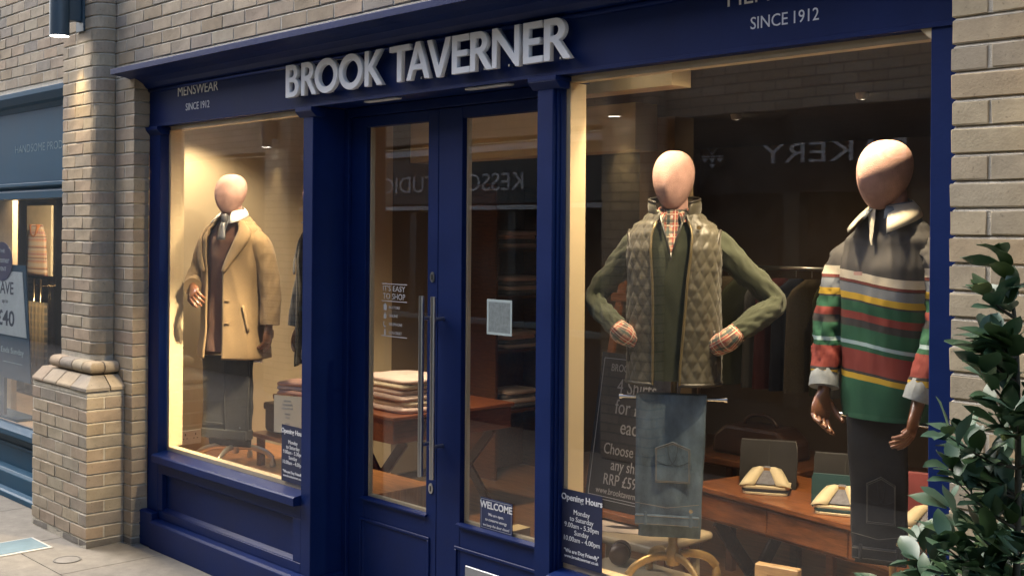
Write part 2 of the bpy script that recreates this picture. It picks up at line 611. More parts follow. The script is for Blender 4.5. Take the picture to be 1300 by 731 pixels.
# ------------------------------------------------------------------ brick wall above the shop, with the narrow strip down its left side
TOP = 3.72                                # loose bricks up to here, plain brickwork above the frame
wall = thing('brick_wall', 'buff brick upper wall over the navy shopfront, with narrow strip beside the pier', 'wall', (-4.1, 0, 2.8))
mortar(wall, rect(-11.5, 1.9, 0, 0.3), 2.79, TOP)
put('wall_core', bx(-7.45, -6.80, 0.004, 0.2, 0, 2.789), MORTAR, wall)
mortar(wall, rect(-6.7995, -6.557, 0, 0.099, 0, 1), 0, 2.789)
put('upper_brickwork', bx(-11.5, 1.9, 0.0, 0.3, TOP, 5.2), TEXBRICK, wall)
cand = []
for k, z, h in courses(2.80, TOP):
    ph = -6.553 + (0.0 if (k % 2) else 0.1125)
    j = math.floor((-9.4 - ph) / 0.225)
    while True:
        x = ph + j * 0.225
        if x > -1.4:
            break
        j += 1
        p = project((x + .11, 0, z + .03))
        if -60 < p[0] < 760 and -50 < p[1] < 230 and not (-7.30 < x < -7.02):
            cand.append((x, z, h))
for x, z, h in cand:
    lay(wall, x + JNT / 2, 0, z, 0.215, h, 0.1025)
for k, z, h in courses(0.0, 2.76):
    if k % 2:
        lay(wall, -6.798, 0, z, 0.243, h, 0.098)
    else:
        lay(wall, -6.798, 0, z, 0.118, h, 0.098)
        lay(wall, -6.668, 0, z, 0.113, h, 0.098)
lay(wall, -6.798, 0, 0.004, 0.243, 0.034, 0.098, material=SOOT)

# ------------------------------------------------------------------ brick pier: plinth, moulded courses, bull-nosed shaft
def build_pier(x_right, label, shown=True, cat='pillar'):
    """x_right = right side of the shaft"""
    dx = x_right + 6.80
    pier = thing('brick_pier', label, cat, (x_right - 0.25, -0.1, 0))
    pl0, pl1, pf = -7.455 + dx, -6.65 + dx, -0.23         # plinth
    sh0, sh1, sf = -7.30 + dx, -6.80 + dx, -0.115         # shaft
    mortar(pier, rect(pl0, pl1, pf, -0.002, 1, 1), 0, 0.90)
    pts = [(sh0 + .008, -0.002), (sh0 + .008, sf + .008)] + [(sh1 - .098 + .09 * math.sin(a), sf + .098 - .09 * math.cos(a)) for a in [math.pi / 10 * q for q in range(6)]] + [(sh1 - .008, -.002)]
    mortar(pier, lambda i: [(sh0 + i, -0.002), (sh0 + i, sf + i)] + [(sh1 - .09 + (.09 - i) * math.sin(a), sf + .09 - (.09 - i) * math.cos(a)) for a in [math.pi / 16 * q for q in range(9)]] + [(sh1 - i, -.002)], 0.901, TOP)
    put('upper_brickwork', MB().prism([(p[0], p[1] - .006) for p in pts], TOP, 5.2, 'z'), TEXBRICK, pier)
    # plinth courses
    for k, z, h in courses(0.0, 0.905):
        if h < .03:
            continue
        if k % 2 == 0:      # stretchers from the right-hand corner
            x = pl1
            while x > pl0 + 0.02:
                w = min(0.215, x - pl0)
                lay(pier, x - w, pf, z, w, h, 0.1025)
                x -= 0.225 + .0015
            lay(pier, pl1 - 0.2, pf + 0.1125, z, 0.2, h, 0.1125)
        else:
            lay(pier, pl1 - 0.105, pf, z, 0.105, h, 0.226)
            x = pl1 - 0.115
            while x > pl0 + 0.02:
                w = min(0.215, x - pl0)
                lay(pier, x - w, pf, z, w, h, 0.1025)
                x -= 0.225 + .0015
    x = pl1
    lay(pier, pl1 - .105, pf + .002, 0.003, .105, 0.036, 0.226, material=SOOT)
    x -= .115
    while x > pl0 + .02:
        w = min(.215, x - pl0)
        lay(pier, x - w, pf + .002, 0.003, w, 0.036, .1025, material=SOOT)
        x -= .226
    # moulded courses: sloped plinth stretchers, then a bull-nosed course
    def moulded(prof, cuts):
        """prof: (front outset, z) measured out from the shaft; the side outset is 1.3 times the front one"""
        def fr(x, d, z): return (x, sf - d, z)
        n = len(prof)
        for a, b in cuts:
            mb = MB()
            rows = [[fr(a, d, z) for d, z in prof] + [(a, -.01, prof[-1][1]), (a, -.01, prof[0][1])],
                    [fr(b, d, z) for d, z in prof] + [(b, -.01, prof[-1][1]), (b, -.01, prof[0][1])]]
            m = n + 2
            mb.add(rows[0] + rows[1], [tuple(range(m)), tuple(range(m, 2 * m))] + [(i, (i + 1) % m, m + (i + 1) % m, m + i) for i in range(m)])
            put('moulded_brick', mb, BUFF, pier, bevel=0.004)
        a = cuts[-1][1] + .008
        for part in ('corner', 'side'):
            rows = []
            c = [(sh1 + d * 1.3, sf - d, z) for d, z in prof]
            if part == 'corner':
                rows = [[(a, sf - d, z) for d, z in prof], c, [(sh1 + d * 1.3, sf + 0.02, z) for d, z in prof]]
            else:
                rows = [[(sh1 + d * 1.3, sf + 0.028, z) for d, z in prof], [(sh1 + d * 1.3, -.004, z) for d, z in prof]]
            mb = MB()
            mb.grid(rows)
            # close the top and the ends with the shaft side
            inner = [(a, -.02), (sh1 - .02, -.02)] if part == 'corner' else None
            top = [r[-1] for r in rows]
            bot = [r[0] for r in rows]
            if part == 'corner':
                tv = top + [(sh1 - .05, sf + .02, prof[-1][1]), (a, sf + .05, prof[-1][1])]
                bv = bot + [(sh1 - .05, sf + .02, prof[0][1]), (a, sf + .05, prof[0][1])]
            else:
                tv = top + [(sh1 - .05, -.004, prof[-1][1]), (sh1 - .05, sf + .028, prof[-1][1])]
                bv = bot + [(sh1 - .05, -.004, prof[0][1]), (sh1 - .05, sf + .028, prof[0][1])]
            mb.add(tv, [tuple(range(len(tv)))])
            mb.add(bv, [tuple(range(len(bv)))])
            e0 = rows[0] + [tv[-1], bv[-1]]
            e1 = rows[-1] + [tv[len(top)], bv[len(bot)]]
            mb.add(e0, [tuple(range(len(e0)))])
            mb.add(e1, [tuple(range(len(e1)))])
            me = mb.mesh('moulded_brick')
            bm = bmesh.new(); bm.from_mesh(me)
            bmesh.ops.remove_doubles(bm, verts=bm.verts, dist=1e-4)
            bmesh.ops.recalc_face_normals(bm, faces=bm.faces)
            bm.to_mesh(me); bm.free()
            link('moulded_brick', me, BUFF, pier)
    slope = [(.122, .905), (.122, .922), (.055, .985)]
    moulded(slope, [(pl0 + .005, pl0 + .17), (pl0 + .178, pl0 + .375), (pl0 + .383, pl0 + .59)])
    rr = .036
    bull = [(.012 + .0, .992)] + [(.028 + rr * math.cos(t), .992 + rr + rr * math.sin(t)) for t in [R(-90 + 18 * q) for q in range(1, 10)]] + [(.004, 1.064)]
    moulded(bull, [(pl0 + .13, pl0 + .28), (pl0 + .288, pl0 + .46), (pl0 + .468, pl0 + .61)])
    # shaft
    for k, z, h in courses(1.07, TOP):
        if k % 2:
            xs = [(sh0, sh0 + .185), (sh0 + .195, sh0 + .410), (sh0 + .420, sh1)]
        else:
            xs = [(sh0, sh0 + .075), (sh0 + .085, sh0 + .300), (sh0 + .310, sh1)]
        for i, (a, b) in enumerate(xs):
            lay(pier, a, sf, z, b - a, h, 0.111, bull=0.09 if i == 2 else 0.0)
    return pier

pier = build_pier(-6.80, 'buff brick pier with stepped plinth and rounded corner between the two shopfronts')

# ------------------------------------------------------------------ brick wall right of the big window (edge of the next pier)
rwall = thing('brick_wall', 'narrow buff brick wall right of the big window, behind the laurel', 'wall', (-1.3, 0, 0))
mortar(rwall, rect(-1.548, -1.20, 0, 0.3, 1, 0), 0, 2.789)
RB = brick_material('pale_buff_brick', [(0.365, 0.298, 0.20), (0.405, 0.34, 0.232), (0.32, 0.28, 0.215), (0.395, 0.312, 0.205), (0.36, 0.312, 0.23), (0.42, 0.352, 0.242)])
for k, z, h in courses(0.0, 2.80):
    d = rnd.uniform(-.003, .003)
    if k % 2:
        lay(rwall, -1.551 + d, 0, z, 0.226, h, 0.1025, material=RB)
    else:
        lay(rwall, -1.551 + d, 0, z, 0.104, h, 0.1025, material=RB)
        lay(rwall, -1.437, 0, z, 0.112, h, 0.1025, material=RB)
rp = thing('brick_pier', 'edge of a projecting buff brick pier at the right border of the photo', 'pillar', (-1.05, -0.1, 0))
mortar(rp, rect(-1.295, -0.8, -0.115, -0.002, 1, 0), 0, TOP)
put('upper_brickwork', bx(-1.295, -0.8, -0.114, -0.002, TOP, 5.2), TEXBRICK, rp)
for k, z, h in courses(0.0, TOP):
    x = -1.295
    for w in ((0.1025, 0.215, 0.165) if k % 2 else (0.215, 0.215, 0.0525)):
        lay(rp, x, -0.115, z, w, h, 0.111, material=RB)
        x += w + JNT

# ------------------------------------------------------------------ the building behind (dark core so no daylight leaks in) and the other side of the lane
def opposite():
    y = -3.9
    w = thing('brick_wall', 'buff brick upper wall across the lane, seen only as a reflection', 'wall', (-6, y, 2.75))
    put('brickwork', bx(-34, 6, y - 0.4, y, 2.75, 5.0), TEXBRICK, w)
    put('brickwork', bx(-34, 6, y - 0.5, y - 0.42, 0, 2.75), mat('reflection_stop_slate', (.05, .06, .065), rough=.6, var=.2), w)  # unseen lower wall, made dark to keep reflections off the neighbour's glass
    for i, x in enumerate((-11.5, -6.3, -1.1)):
        p = thing('brick_pier', ('far', 'middle', 'near')[i] + ' brick pier across the lane, reflected in the glass', 'pillar', (x, y, 0))
        put('shaft', bx(x - .27, x + .27, y - .3, y + .16, 0, 5.0), TEXBRICK, p, bevel=0.02)
        if i < 2:
            wall_lamp(x, y + .16, 2.77, 1, ('far', 'near')[i] + ' cylindrical wall lamp across the lane, reflected in the glass', 25)
    SG = mat('slate_teal_paint', (0.055, 0.075, 0.08), rough=0.45, var=0.1)
    PT = mat('pale_trim', (0.68, 0.72, 0.74), rough=0.5, var=0.05)
    DK = mat('dark_interior', (0.05, 0.042, 0.034), rough=0.9, var=0.3)
    s = thing('shopfront', 'slate teal studio shopfront across the lane, reflected in the doors', 'shopfront', (-8.9, y, 0))
    put('fascia', bx(-11.2, -6.6, y - .1, y, 2.12, 2.62), SG, s)
    put('cornice', bx(-11.2, -6.6, y - .1, y + .035, 2.62, 2.68), PT, s)
    put('trim', bx(-11.2, -6.6, y - .1, y + .05, 2.06, 2.10), PT, s)
    put('stall_riser', bx(-11.2, -6.6, y - .12, y, 0, 0.95), TEAL, s)
    put('sill', bx(-11.2, -6.6, y - .1, y + .06, 0.955, 1.0), mat('pale_teal_paint', (.20, .30, .34), rough=.45), s)
    for x in (-11.15, -9.7, -8.2, -6.7):
        put('mullion', bx(x, x + .1, y - .1, y + .01, 1.0, 2.06), SG, s)
    put('backdrop', bx(-11.2, -6.6, y - .4, y - .35, 0.95, 2.06), DK, s)
    fit_text('lettering', 'KESSON STUDIOS', -10.35, -8.0, 2.24, 2.41, y + .004, mat('white_sign', (.85, .85, .85), rough=.5), s, face=FACE_BACK)
    b = thing('shopfront', 'dark brown bakery shopfront across the lane, reflected in the big window', 'shopfront', (-3.7, y, 0))
    BR = mat('dark_brown_paint', (0.035, 0.026, 0.02), rough=0.5, var=0.15)
    put('fascia', bx(-6.0, -1.4, y - .1, y, 2.15, 2.75), BR, b)
    put('stall_riser', bx(-6.0, -1.4, y - .12, y, 0, 0.6), BR, b)
    for x in (-6.0, -4.9, -3.9, -2.8, -1.6):
        put('mullion', bx(x, x + .13, y - .1, y + .01, 0.6, 2.15), mat('olive_paint', (.10, .095, .07), rough=.5), b)
    put('backdrop', bx(-6.0, -1.4, y - .4, y - .35, 0.5, 2.15), DK, b)
    fit_text('lettering', 'BAKERY', -5.1, -3.95, 2.36, 2.50, y + .004, MATS['white_sign'], b, face=FACE_BACK)
    # wheat-ear emblem beside the name
    e = MB()
    for q in range(3):
        e.add([(-5.62 + .07 * q - .03, y + .004, 2.42), (-5.62 + .07 * q + .03, y + .004, 2.42), (-5.62 + .07 * q, y + .004, 2.385)], [(0, 1, 2)])
    e.add([(-5.65, y + .004, 2.43), (-5.45, y + .004, 2.43), (-5.45, y + .004, 2.438), (-5.65, y + .004, 2.438)], [(0, 1, 2, 3)])
    e.add([(-5.58, y + .004, 2.375), (-5.52, y + .004, 2.375), (-5.55, y + .004, 2.345)], [(0, 1, 2)])
    e.add([(-5.60, y + .004, 2.50), (-5.59, y + .004, 2.50), (-5.548, y + .004, 2.445), (-5.552, y + .004, 2.445)], [(0, 1, 2, 3)])
    e.add([(-5.50, y + .004, 2.50), (-5.51, y + .004, 2.50), (-5.552, y + .004, 2.445), (-5.548, y + .004, 2.445)], [(0, 1, 2, 3)])
    put('emblem', e, PRINT, b)

def wall_lamp(x, y, z, s, label, watts):
    """cylindrical down-light on a bracket; y = wall face, s = direction away from the wall along y"""
    LG = mat('slate_lamp_paint', (0.045, 0.075, 0.10), rough=0.4, var=0.06)
    t = thing('wall_lamp', label, 'lamp', (x, y, z))
    cy = y + s * 0.135
    body = MB().lathe([(.050, .012), (.0575, 0), (.0575, .42), (.050, .42)], (x, cy, z), 28)
    put('housing', body, LG, t, smooth=True, auto=40)
    put('bracket', bx(x - .022, x + .022, min(y + s * .012, cy - s * .05), max(y + s * .012, cy - s * .05), z + .10, z + .30), LG, t, bevel=.003)
    put('back_plate', bx(x - .055, x + .055, min(y, y + s * .012), max(y, y + s * .012), z + .04, z + .36), LG, t, bevel=.003)
    put('lens', MB().lathe([(.053, .0005), (.053, .003)], (x, cy, z), 24), emit('lamp_lens', (1.0, .93, .80), 7.0) if 'lamp_lens' not in MATS else MATS['lamp_lens'], t)
    ld = bpy.data.lights.new('bulb', 'SPOT')
    ld.energy, ld.color, ld.spot_size, ld.spot_blend, ld.shadow_soft_size = watts, (1.0, .74, .38), R(60), 1.0, .04
    lo = bpy.data.objects.new('bulb', ld)
    col.objects.link(lo)
    lo.parent = t
    lo.location = (0, cy - y, -0.006)
    d = Vector((0, -s * 0.17, -1))
    lo.rotation_euler = d.to_track_quat('-Z', 'Y').to_euler()
    return t

wall_lamp(-7.03, -0.115, 3.0, -1, 'slate grey cylindrical wall lamp lit on the brick pier', 15)
opposite()
# ------------------------------------------------------------------ the navy shopfront
sf = thing('shopfront', 'navy painted menswear shopfront with double doors and two lit display windows', 'shopfront', (-4.1, 0.1, 0))
XL, XR = -6.563, -1.558
fascia = put('fascia', bx(XL, XR, 0.1, 0.19, 2.45, 2.66), NAVY, sf, bevel=.002)
corn = [(0.19, 2.66), (0.098, 2.66), (0.092, 2.672), (0.072, 2.678), (0.055, 2.70), (0.02, 2.722), (-0.03, 2.735), (-0.085, 2.742), (-0.12, 2.743), (-0.12, 2.775), (0.19, 2.797)]
put('cornice', MB().prism(corn, -6.615, -1.50, 'x'), NAVY, sf, bevel=.002)
put('cornice_bead', MB().tube([(-6.55, 0.094, 2.662), (-1.56, 0.094, 2.662)], .011, 8), NAVY, sf, smooth=True)
put('fascia_edge', bx(XL, XR, 0.094, 0.0995, 2.447, 2.462), NAVY, sf, bevel=.001)
# pilasters and posts
def capital(x0, x1, yf):
    mb = MB()
    mb.box(x0 - .03, x1 + .03, yf - .03, yf + .06, 2.428, 2.4465)
    mb.prism([(yf - .03, 2.428), (yf - .002, 2.40), (yf + .05, 2.40), (yf + .05, 2.428)], x0 - .03, x1 + .03, 'x')
    return mb
p = put('pilaster', bx(-6.563, -6.43, 0.102, 0.20, 0.0, 2.449), NAVY, sf, bevel=.003)
put('capital', capital(-6.555, -6.44, .102), NAVY, p, bevel=.002)
put('plinth_block', bx(-6.575, -6.415, 0.055, 0.101, 0.0, 0.205), NAVY, p, bevel=.006)
p = put('pilaster', bx(-4.928, -4.843, 0.102, 0.34, 0.0, 2.449), NAVY, sf, bevel=.003)
put('capital', capital(-4.928, -4.846, .102), NAVY, p, bevel=.002)
put('plinth_block', bx(-4.945, -4.825, 0.045, 0.345, 0.0, 0.165), NAVY, p, bevel=.006)
p = put('pilaster', bx(-3.29, -3.203, 0.102, 0.236, 0.0, 2.449), NAVY, sf, bevel=.003)
put('capital', capital(-3.285, -3.19, .102), NAVY, p, bevel=.002)
put('bead', bx(-3.2025, -3.193, 0.118, 0.2, 0.0, 2.447), NAVY, p, bevel=.002)
put('bead', bx(-3.1925, -3.1855, 0.132, 0.2, 0.0, 2.447), NAVY, p, bevel=.002)
put('plinth_block', bx(-3.31, -3.17, 0.045, 0.345, 0.0, 0.165), NAVY, p, bevel=.006)
p = put('pilaster', bx(-1.664, -1.556, 0.102, 0.20, 0.0, 2.449), NAVY, sf, bevel=.003)
# windows: sill, glazing, cream linings, stall riser
def window(x0, x1, nm):
    put('sill', MB().prism([(.06, .500), (.06, .538), (.066, .545), (.148, .556), (.2, .556), (.2, .500)], x0, x1, 'x'), NAVY, sf, bevel=.002)
    put('stall_riser', bx(x0, x1, .135, .18, .0, .4995), NAVY, sf)
    fr = MB()
    fr.box(x0, x1, .103, .134, .43, .4995)
    fr.box(x0, x1, .103, .134, .165, .215)
    put('rail', fr, NAVY, sf, bevel=.002)
    for a, b in ((x0, x0 + .05), (x1 - .07, x1)):
        put('stile', bx(a, b, .104, .1345, .216, .4295), NAVY, sf, bevel=.002)
    m = MB()
    for a, b, c, d in ((x0 + .05, x1 - .07, .216, .231), (x0 + .05, x1 - .07, .4145, .4295)):
        m.prism([(.112, c if c < .3 else d), (.1345, c), (.1345, d)], a, b, 'x')
    put('panel_moulding', m, NAVY, sf)
    put('skirting', MB().prism([(.05, 0), (.05, .150), (.06, .163), (.10, .164), (.134, .164), (.134, 0)], x0, x1, 'x'), NAVY, sf, bevel=.002)
    put('window_pane', bx(x0 + .002, x1 - .002, .150, .156, .5565, 2.449), GLASS, sf)
    put('lining', bx(x0, x1, .159, .205, .5565, .578), CREAM, sf)
    put('lining', bx(x0, x1, .159, .205, 2.425, 2.4495), CREAM, sf)
    put('lining', bx(x0, x0 + .022, .159, .245, .579, 2.424), CREAM, sf)
    put('lining', bx(x1 - .022, x1, .159, .245, .579, 2.424), CREAM, sf)
window(-6.429, -4.9285, 'left')
window(-3.185, -1.6645, 'right')
put('corner_bracket', MB().prism([(-1.70, 2.4485), (-1.64, 2.4485), (-1.665, 2.415)], .105, .13, 'y'), CREAM, sf)
# doorway
put('soffit', bx(-4.842, -3.291, 0.191, 0.40, 2.452, 2.50), NAVY, sf)
for a, b in ((-4.46, -4.22), (-3.75, -3.48)):
    put('soffit_plate', bx(a, b, 0.125, 0.16, 2.441, 2.4495), mat('white_enamel', (.7, .7, .68), rough=.4), sf, bevel=.002)
put('door_frame', MB().box(-4.8425, -4.805, .285, .37, 0, 2.449).box(-3.452, -3.2915, .285, .37, 0, 2.449).box(-4.8045, -3.4525, .285, .37, 2.405, 2.449), NAVY, sf, bevel=.002)
put('threshold', bx(-4.80, -3.455, .26, .40, 0.001, .022), mat('threshold_stone', (.22, .21, .19), rough=.7), sf)

def door(x0, x1, g0, g1, handle_x, lock_x):
    zb, zt = .5565, 2.352
    y0, y1 = .302, .350
    d = put('door', MB().box(x0, g0, y0, y1, .026, 2.402).box(g1, x1, y0, y1, .026, 2.402), NAVY, sf, bevel=.002)
    put('rail', bx(g0 + .0005, g1 - .0005, y0 + .0015, y1 - .001, zt, 2.401), NAVY, d)
    put('rail', bx(g0 + .0005, g1 - .0005, y0 + .0015, y1 - .001, .026, zb), NAVY, d)
    put('glazing_bar', MB().prism([(y0 - .016, zb - .010), (y0 - .016, zb - .002), (y0 + .006, zb + .006), (y0 + .006, zb - .010)], g0 - .012, g1 + .012, 'x'), NAVY, d)
    m = MB()                                                   # applied moulding round the lower panel
    a, b, c, e = g0 - .03, g1 + .03, .075, .455
    for q in ((a, b, e - .014, e), (a, b, c, c + .014)):
        m.box(q[0], q[1], y0 - .007, y0 + .001, q[2], q[3])
    for q in ((a, a + .014), (b - .014, b)):
        m.box(q[0], q[1], y0 - .007, y0 + .001, c + .0142, e - .0142)
    put('panel_moulding', m, NAVY, d, bevel=.002)
    put('pane', bx(g0 - .004, g1 + .004, .322, .327, zb, zt), GLASS, d)
    put('lining', MB().box(g0, g0 + .010, .329, .3495, zb, zt).box(g0 + .010, g1 - .0, .329, .3495, zb, zb + .012).box(g1 - .01, g1, .329, .3495, zb + .012, zt), CREAM, d)
    yh = y0 - .062
    h = put('handle', MB().tube([(handle_x, yh, .742), (handle_x, yh, 1.556)], .0125, 14), STEEL, d, smooth=True, auto=40)
    for z in (.885, 1.455):
        put('standoff', MB().tube([(handle_x + .0, yh + .009, z), (handle_x, y0, z)], .0085, 10), STEEL, h, smooth=True, auto=40)
        put('collar', MB().tube([(handle_x, yh, z - .012), (handle_x, yh, z + .012)], .0135, 14), STEEL, h, smooth=True, auto=40)
    if lock_x:
        for z in (1.64, .68):
            e = put('lock', MB().lathe([(.0, 0), (.016, 0), (.016, .004), (.0, .004)], (0, 0, 0), 16), STEEL, d, local=True)
            for v in e.data.vertices:
                v.co = (v.co.x, -v.co.z, v.co.y * 1.5)
            e.location = Vector((lock_x, y0 - .0005, z)) - base_of(sf)
            k = put('keyhole', bx(-.0035, .0035, -.0062, -.0042, -.012, .012), mat('black', (.01, .01, .01), rough=.6), e, local=True)
    return d
d1 = door(-4.802, -4.1305, -4.682, -4.203, -4.168, -4.165)
d2 = door(-4.1275, -3.4545, -3.965, -3.486, -4.085, None)
put('letter_plate', bx(-3.915, -3.62, .290, .2995, .31, .385), mat('satin_steel', (.34, .35, .37), rough=.5, metal=.6), d2, bevel=.003)

# ------------------------------------------------------------------ raised letters on the fascia
H = 1.0
def arc(cx, cy, rx, ry, a0, a1, n=18):
    return [(cx + rx * math.cos(R(a0 + (a1 - a0) * i / n)), cy + ry * math.sin(R(a0 + (a1 - a0) * i / n))) for i in range(n + 1)]
S = 0.19          # stem width for unit cap height
def glyph(ch):
    if ch == 'O':
        return 1.22, [arc(.61, .5, .60, .52, 0, 360, 40)[:-1], arc(.61, .5, .41, .345, 0, 360, 40)[:-1]]
    if ch == 'T':
        return .90, [[(0, .86), (0, 1), (.90, 1), (.90, .86), (.545, .86), (.545, 0), (.355, 0), (.355, .86)]]
    if ch == 'E':
        return .70, [[(0, 0), (0, 1), (.66, 1), (.66, .86), (S, .86), (S, .59), (.58, .59), (.58, .45), (S, .45), (S, .14), (.70, .14), (.70, 0)]]
    if ch == 'N':
        return 1.02, [[(0, 0), (0, 1), (.19, 1), (.85, .27), (.85, 1), (1.02, 1), (1.02, -.02), (.90, -.02), (.17, .74), (.17, 0)]]
    if ch == 'A':
        return 1.02, [[(0, 0), (.42, 1.02), (.60, 1.02), (1.02, 0), (.82, 0), (.71, .27), (.29, .27), (.185, 0)], [(.345, .40), (.655, .40), (.505, .77)]]
    if ch == 'V':
        return 1.00, [[(0, 1), (.42, -.02), (.58, -.02), (1.00, 1), (.80, 1), (.505, .24), (.20, 1)]]
    if ch == 'K':
        return .86, [[(0, 0), (0, 1), (S, 1), (S, .57), (.57, 1), (.80, 1), (.36, .54), (.86, 0), (.62, 0), (S, .47), (S, 0)]]
    if ch == 'B':
        out = [(0, 0), (0, 1), (.34, 1)] + arc(.34, .755, .29, .245, 90, -62, 14) + [(.49, .535)] + arc(.36, .285, .345, .285, 66, -90, 16)
        return .72, [out, [(S, .86), (.33, .86)] + arc(.33, .735, .115, .125, 90, -90, 10) + [(S, .61)], [(S, .47), (.35, .47)] + arc(.35, .305, .165, .165, 90, -90, 10) + [(S, .14)]]
    if ch == 'R':
        out = [(0, 0), (0, 1), (.36, 1)] + arc(.36, .725, .31, .275, 90, -52, 14) + [(.47, .47), (.86, 0), (.63, 0), (.28, .44), (S, .44), (S, 0)]
        return .84, [out, [(S, .86), (.34, .86)] + arc(.34, .72, .135, .14, 90, -90, 10) + [(S, .58)]]

def raised_letter(ch, x0, x1, z0, z1, y_face, depth):
    adv, loops = glyph(ch)
    c = bpy.data.curves.new('letter', 'CURVE')
    c.dimensions, c.fill_mode = '2D', 'BOTH'
    c.extrude, c.bevel_depth, c.bevel_resolution = depth / 2, .0018, 1
    sx, sz = (x1 - x0) / adv, (z1 - z0)
    for lp in loops:
        s = c.splines.new('POLY')
        s.points.add(len(lp) - 1)
        for p, q in zip(s.points, lp):
            p.co = (q[0] * sx, q[1] * sz, 0, 1)
        s.use_cyclic_u = True
    o = bpy.data.objects.new('letter', c)
    me = bpy.data.meshes.new_from_object(o)
    bpy.data.objects.remove(o)
    me.materials.clear()
    me.transform(Matrix.Translation((x0, y_face + depth / 2, z0)) @ FACE_FRONT)
    return link('letter', me, LETTER, fascia)
LET = [('B', -5.013, -4.897), ('R', -4.876, -4.752), ('O', -4.762, -4.572), ('O', -4.562, -4.378), ('K', -4.358, -4.229), ('T', -4.174, -4.035),
       ('A', -4.052, -3.897), ('V', -3.911, -3.759), ('E', -3.748, -3.638), ('R', -3.633, -3.505), ('N', -3.500, -3.345), ('E', -3.321, -3.214), ('R', -3.206, -3.069)]
for ch, a, b in LET:
    raised_letter(ch, a, b, 2.501, 2.657, 0.055, 0.018)
    put('letter_stud', bx((a + b) / 2 - .004, (a + b) / 2 + .004, .0735, .0995, 2.503, 2.512), STEEL, fascia)
for a0, a1, b0, b1 in ((-6.212, -5.758, -6.118, -5.851), (-2.383, -1.93, -2.290, -2.034)):
    fit_text('lettering', 'MENSWEAR', a0, a1, 2.603, 2.658, .0992, mat('grey_letter', (.78, .76, .70), rough=.5, var=.03), fascia)
    wm = b0 + (b1 - b0) * .555
    fit_text('lettering', '1912', b0 + (b1 - b0) * .645, b1, 2.517, 2.557, .0992, mat('white_letter', (.70, .72, .76), rough=.5, var=.03), fascia)
    fit_text('lettering', 'SINCE', b0, wm, 2.517, 2.557, .0992, mat('white_letter', (.70, .72, .76), rough=.5, var=.03), fascia)

# ------------------------------------------------------------------ printed cards and decals on the glass
def card(name, label, cat, x0, x1, z0, z1, y, material, border=None):
    t = thing(name, label, cat, ((x0 + x1) / 2, y, z0))
    put('card', bx(x0, x1, y, y + .0015, z0, z1), material, t)
    if border:
        w, off = .0018, .006
        m = MB()
        m.box(x0 + off, x1 - off, y - .0006, y - .0001, z1 - off - w, z1 - off).box(x0 + off, x1 - off, y - .0006, y - .0001, z0 + off, z0 + off + w)
        m.box(x0 + off, x0 + off + w, y - .0006, y - .0001, z0 + off + w, z1 - off - w).box(x1 - off - w, x1 - off, y - .0006, y - .0001, z0 + off + w, z1 - off - w)
        put('border', m, border, t)
    return t
def lines(t, cx, y, rows, material):
    for body, z, size, *k in rows:
        write('lettering', body, size, (cx, y - .0008, z), material, t, **(k[0] if k else {}))
OPEN = [('Opening Hours', .238, .034, dict(thick=.0006)), ('Monday', .189, .0265), ('to Saturday', .163, .0265), ('9.00am - 5.30pm', .137, .0265), ('Sunday', .111, .0265), ('10.00am - 4.00pm', .085, .0265), ('"We are Dog Friendly"', .041, .0195, dict(thick=.0004)), ('www.brooktaverner.co.uk', .022, .0165, dict(thick=.0002))]
for x, lab in ((-3.079, 'navy opening hours card in the bottom left corner of the big window'), (-5.07, 'navy opening hours card in the left window, half hidden by the pilaster')):
    z = .5795
    t = card('opening_hours_card', lab, 'sign', x - .105, x + .105, z, z + .285, .1478, NAVYCARD)
    t['group'] = 'opening hours cards'
    # stuck to the street side of the pane
    lines(t, x, .1477, [(b, z + dz, s, *k) for b, dz, s, *k in OPEN], PRINT)
t = card('welcome_card', 'small navy WELCOME card on the right door glass', 'sign', -3.848, -3.643, .558, .695, .3195, mat('blue_card', (.022, .035, .10), rough=.45), border=PRINTGREY)
lines(t, -3.7455, .3195, [('WELCOME', .643, .042, dict(thick=.0009)), ('We are open.', .617, .0175), ('to conserve energy', .594, .0175), ('we keep the door closed', .570, .0165)], PRINT)
t = card('notice_card', 'plain pale square card stuck on the right door glass', 'sign', -3.814, -3.656, 1.405, 1.557, .3195, mat('pale_card', (.42, .50, .50), rough=.5, var=.05))
put('panel', bx(-3.803, -3.667, .3188, .3193, 1.416, 1.546), mat('grey_card', (.20, .235, .24), rough=.5, var=.3, scale=60), t)
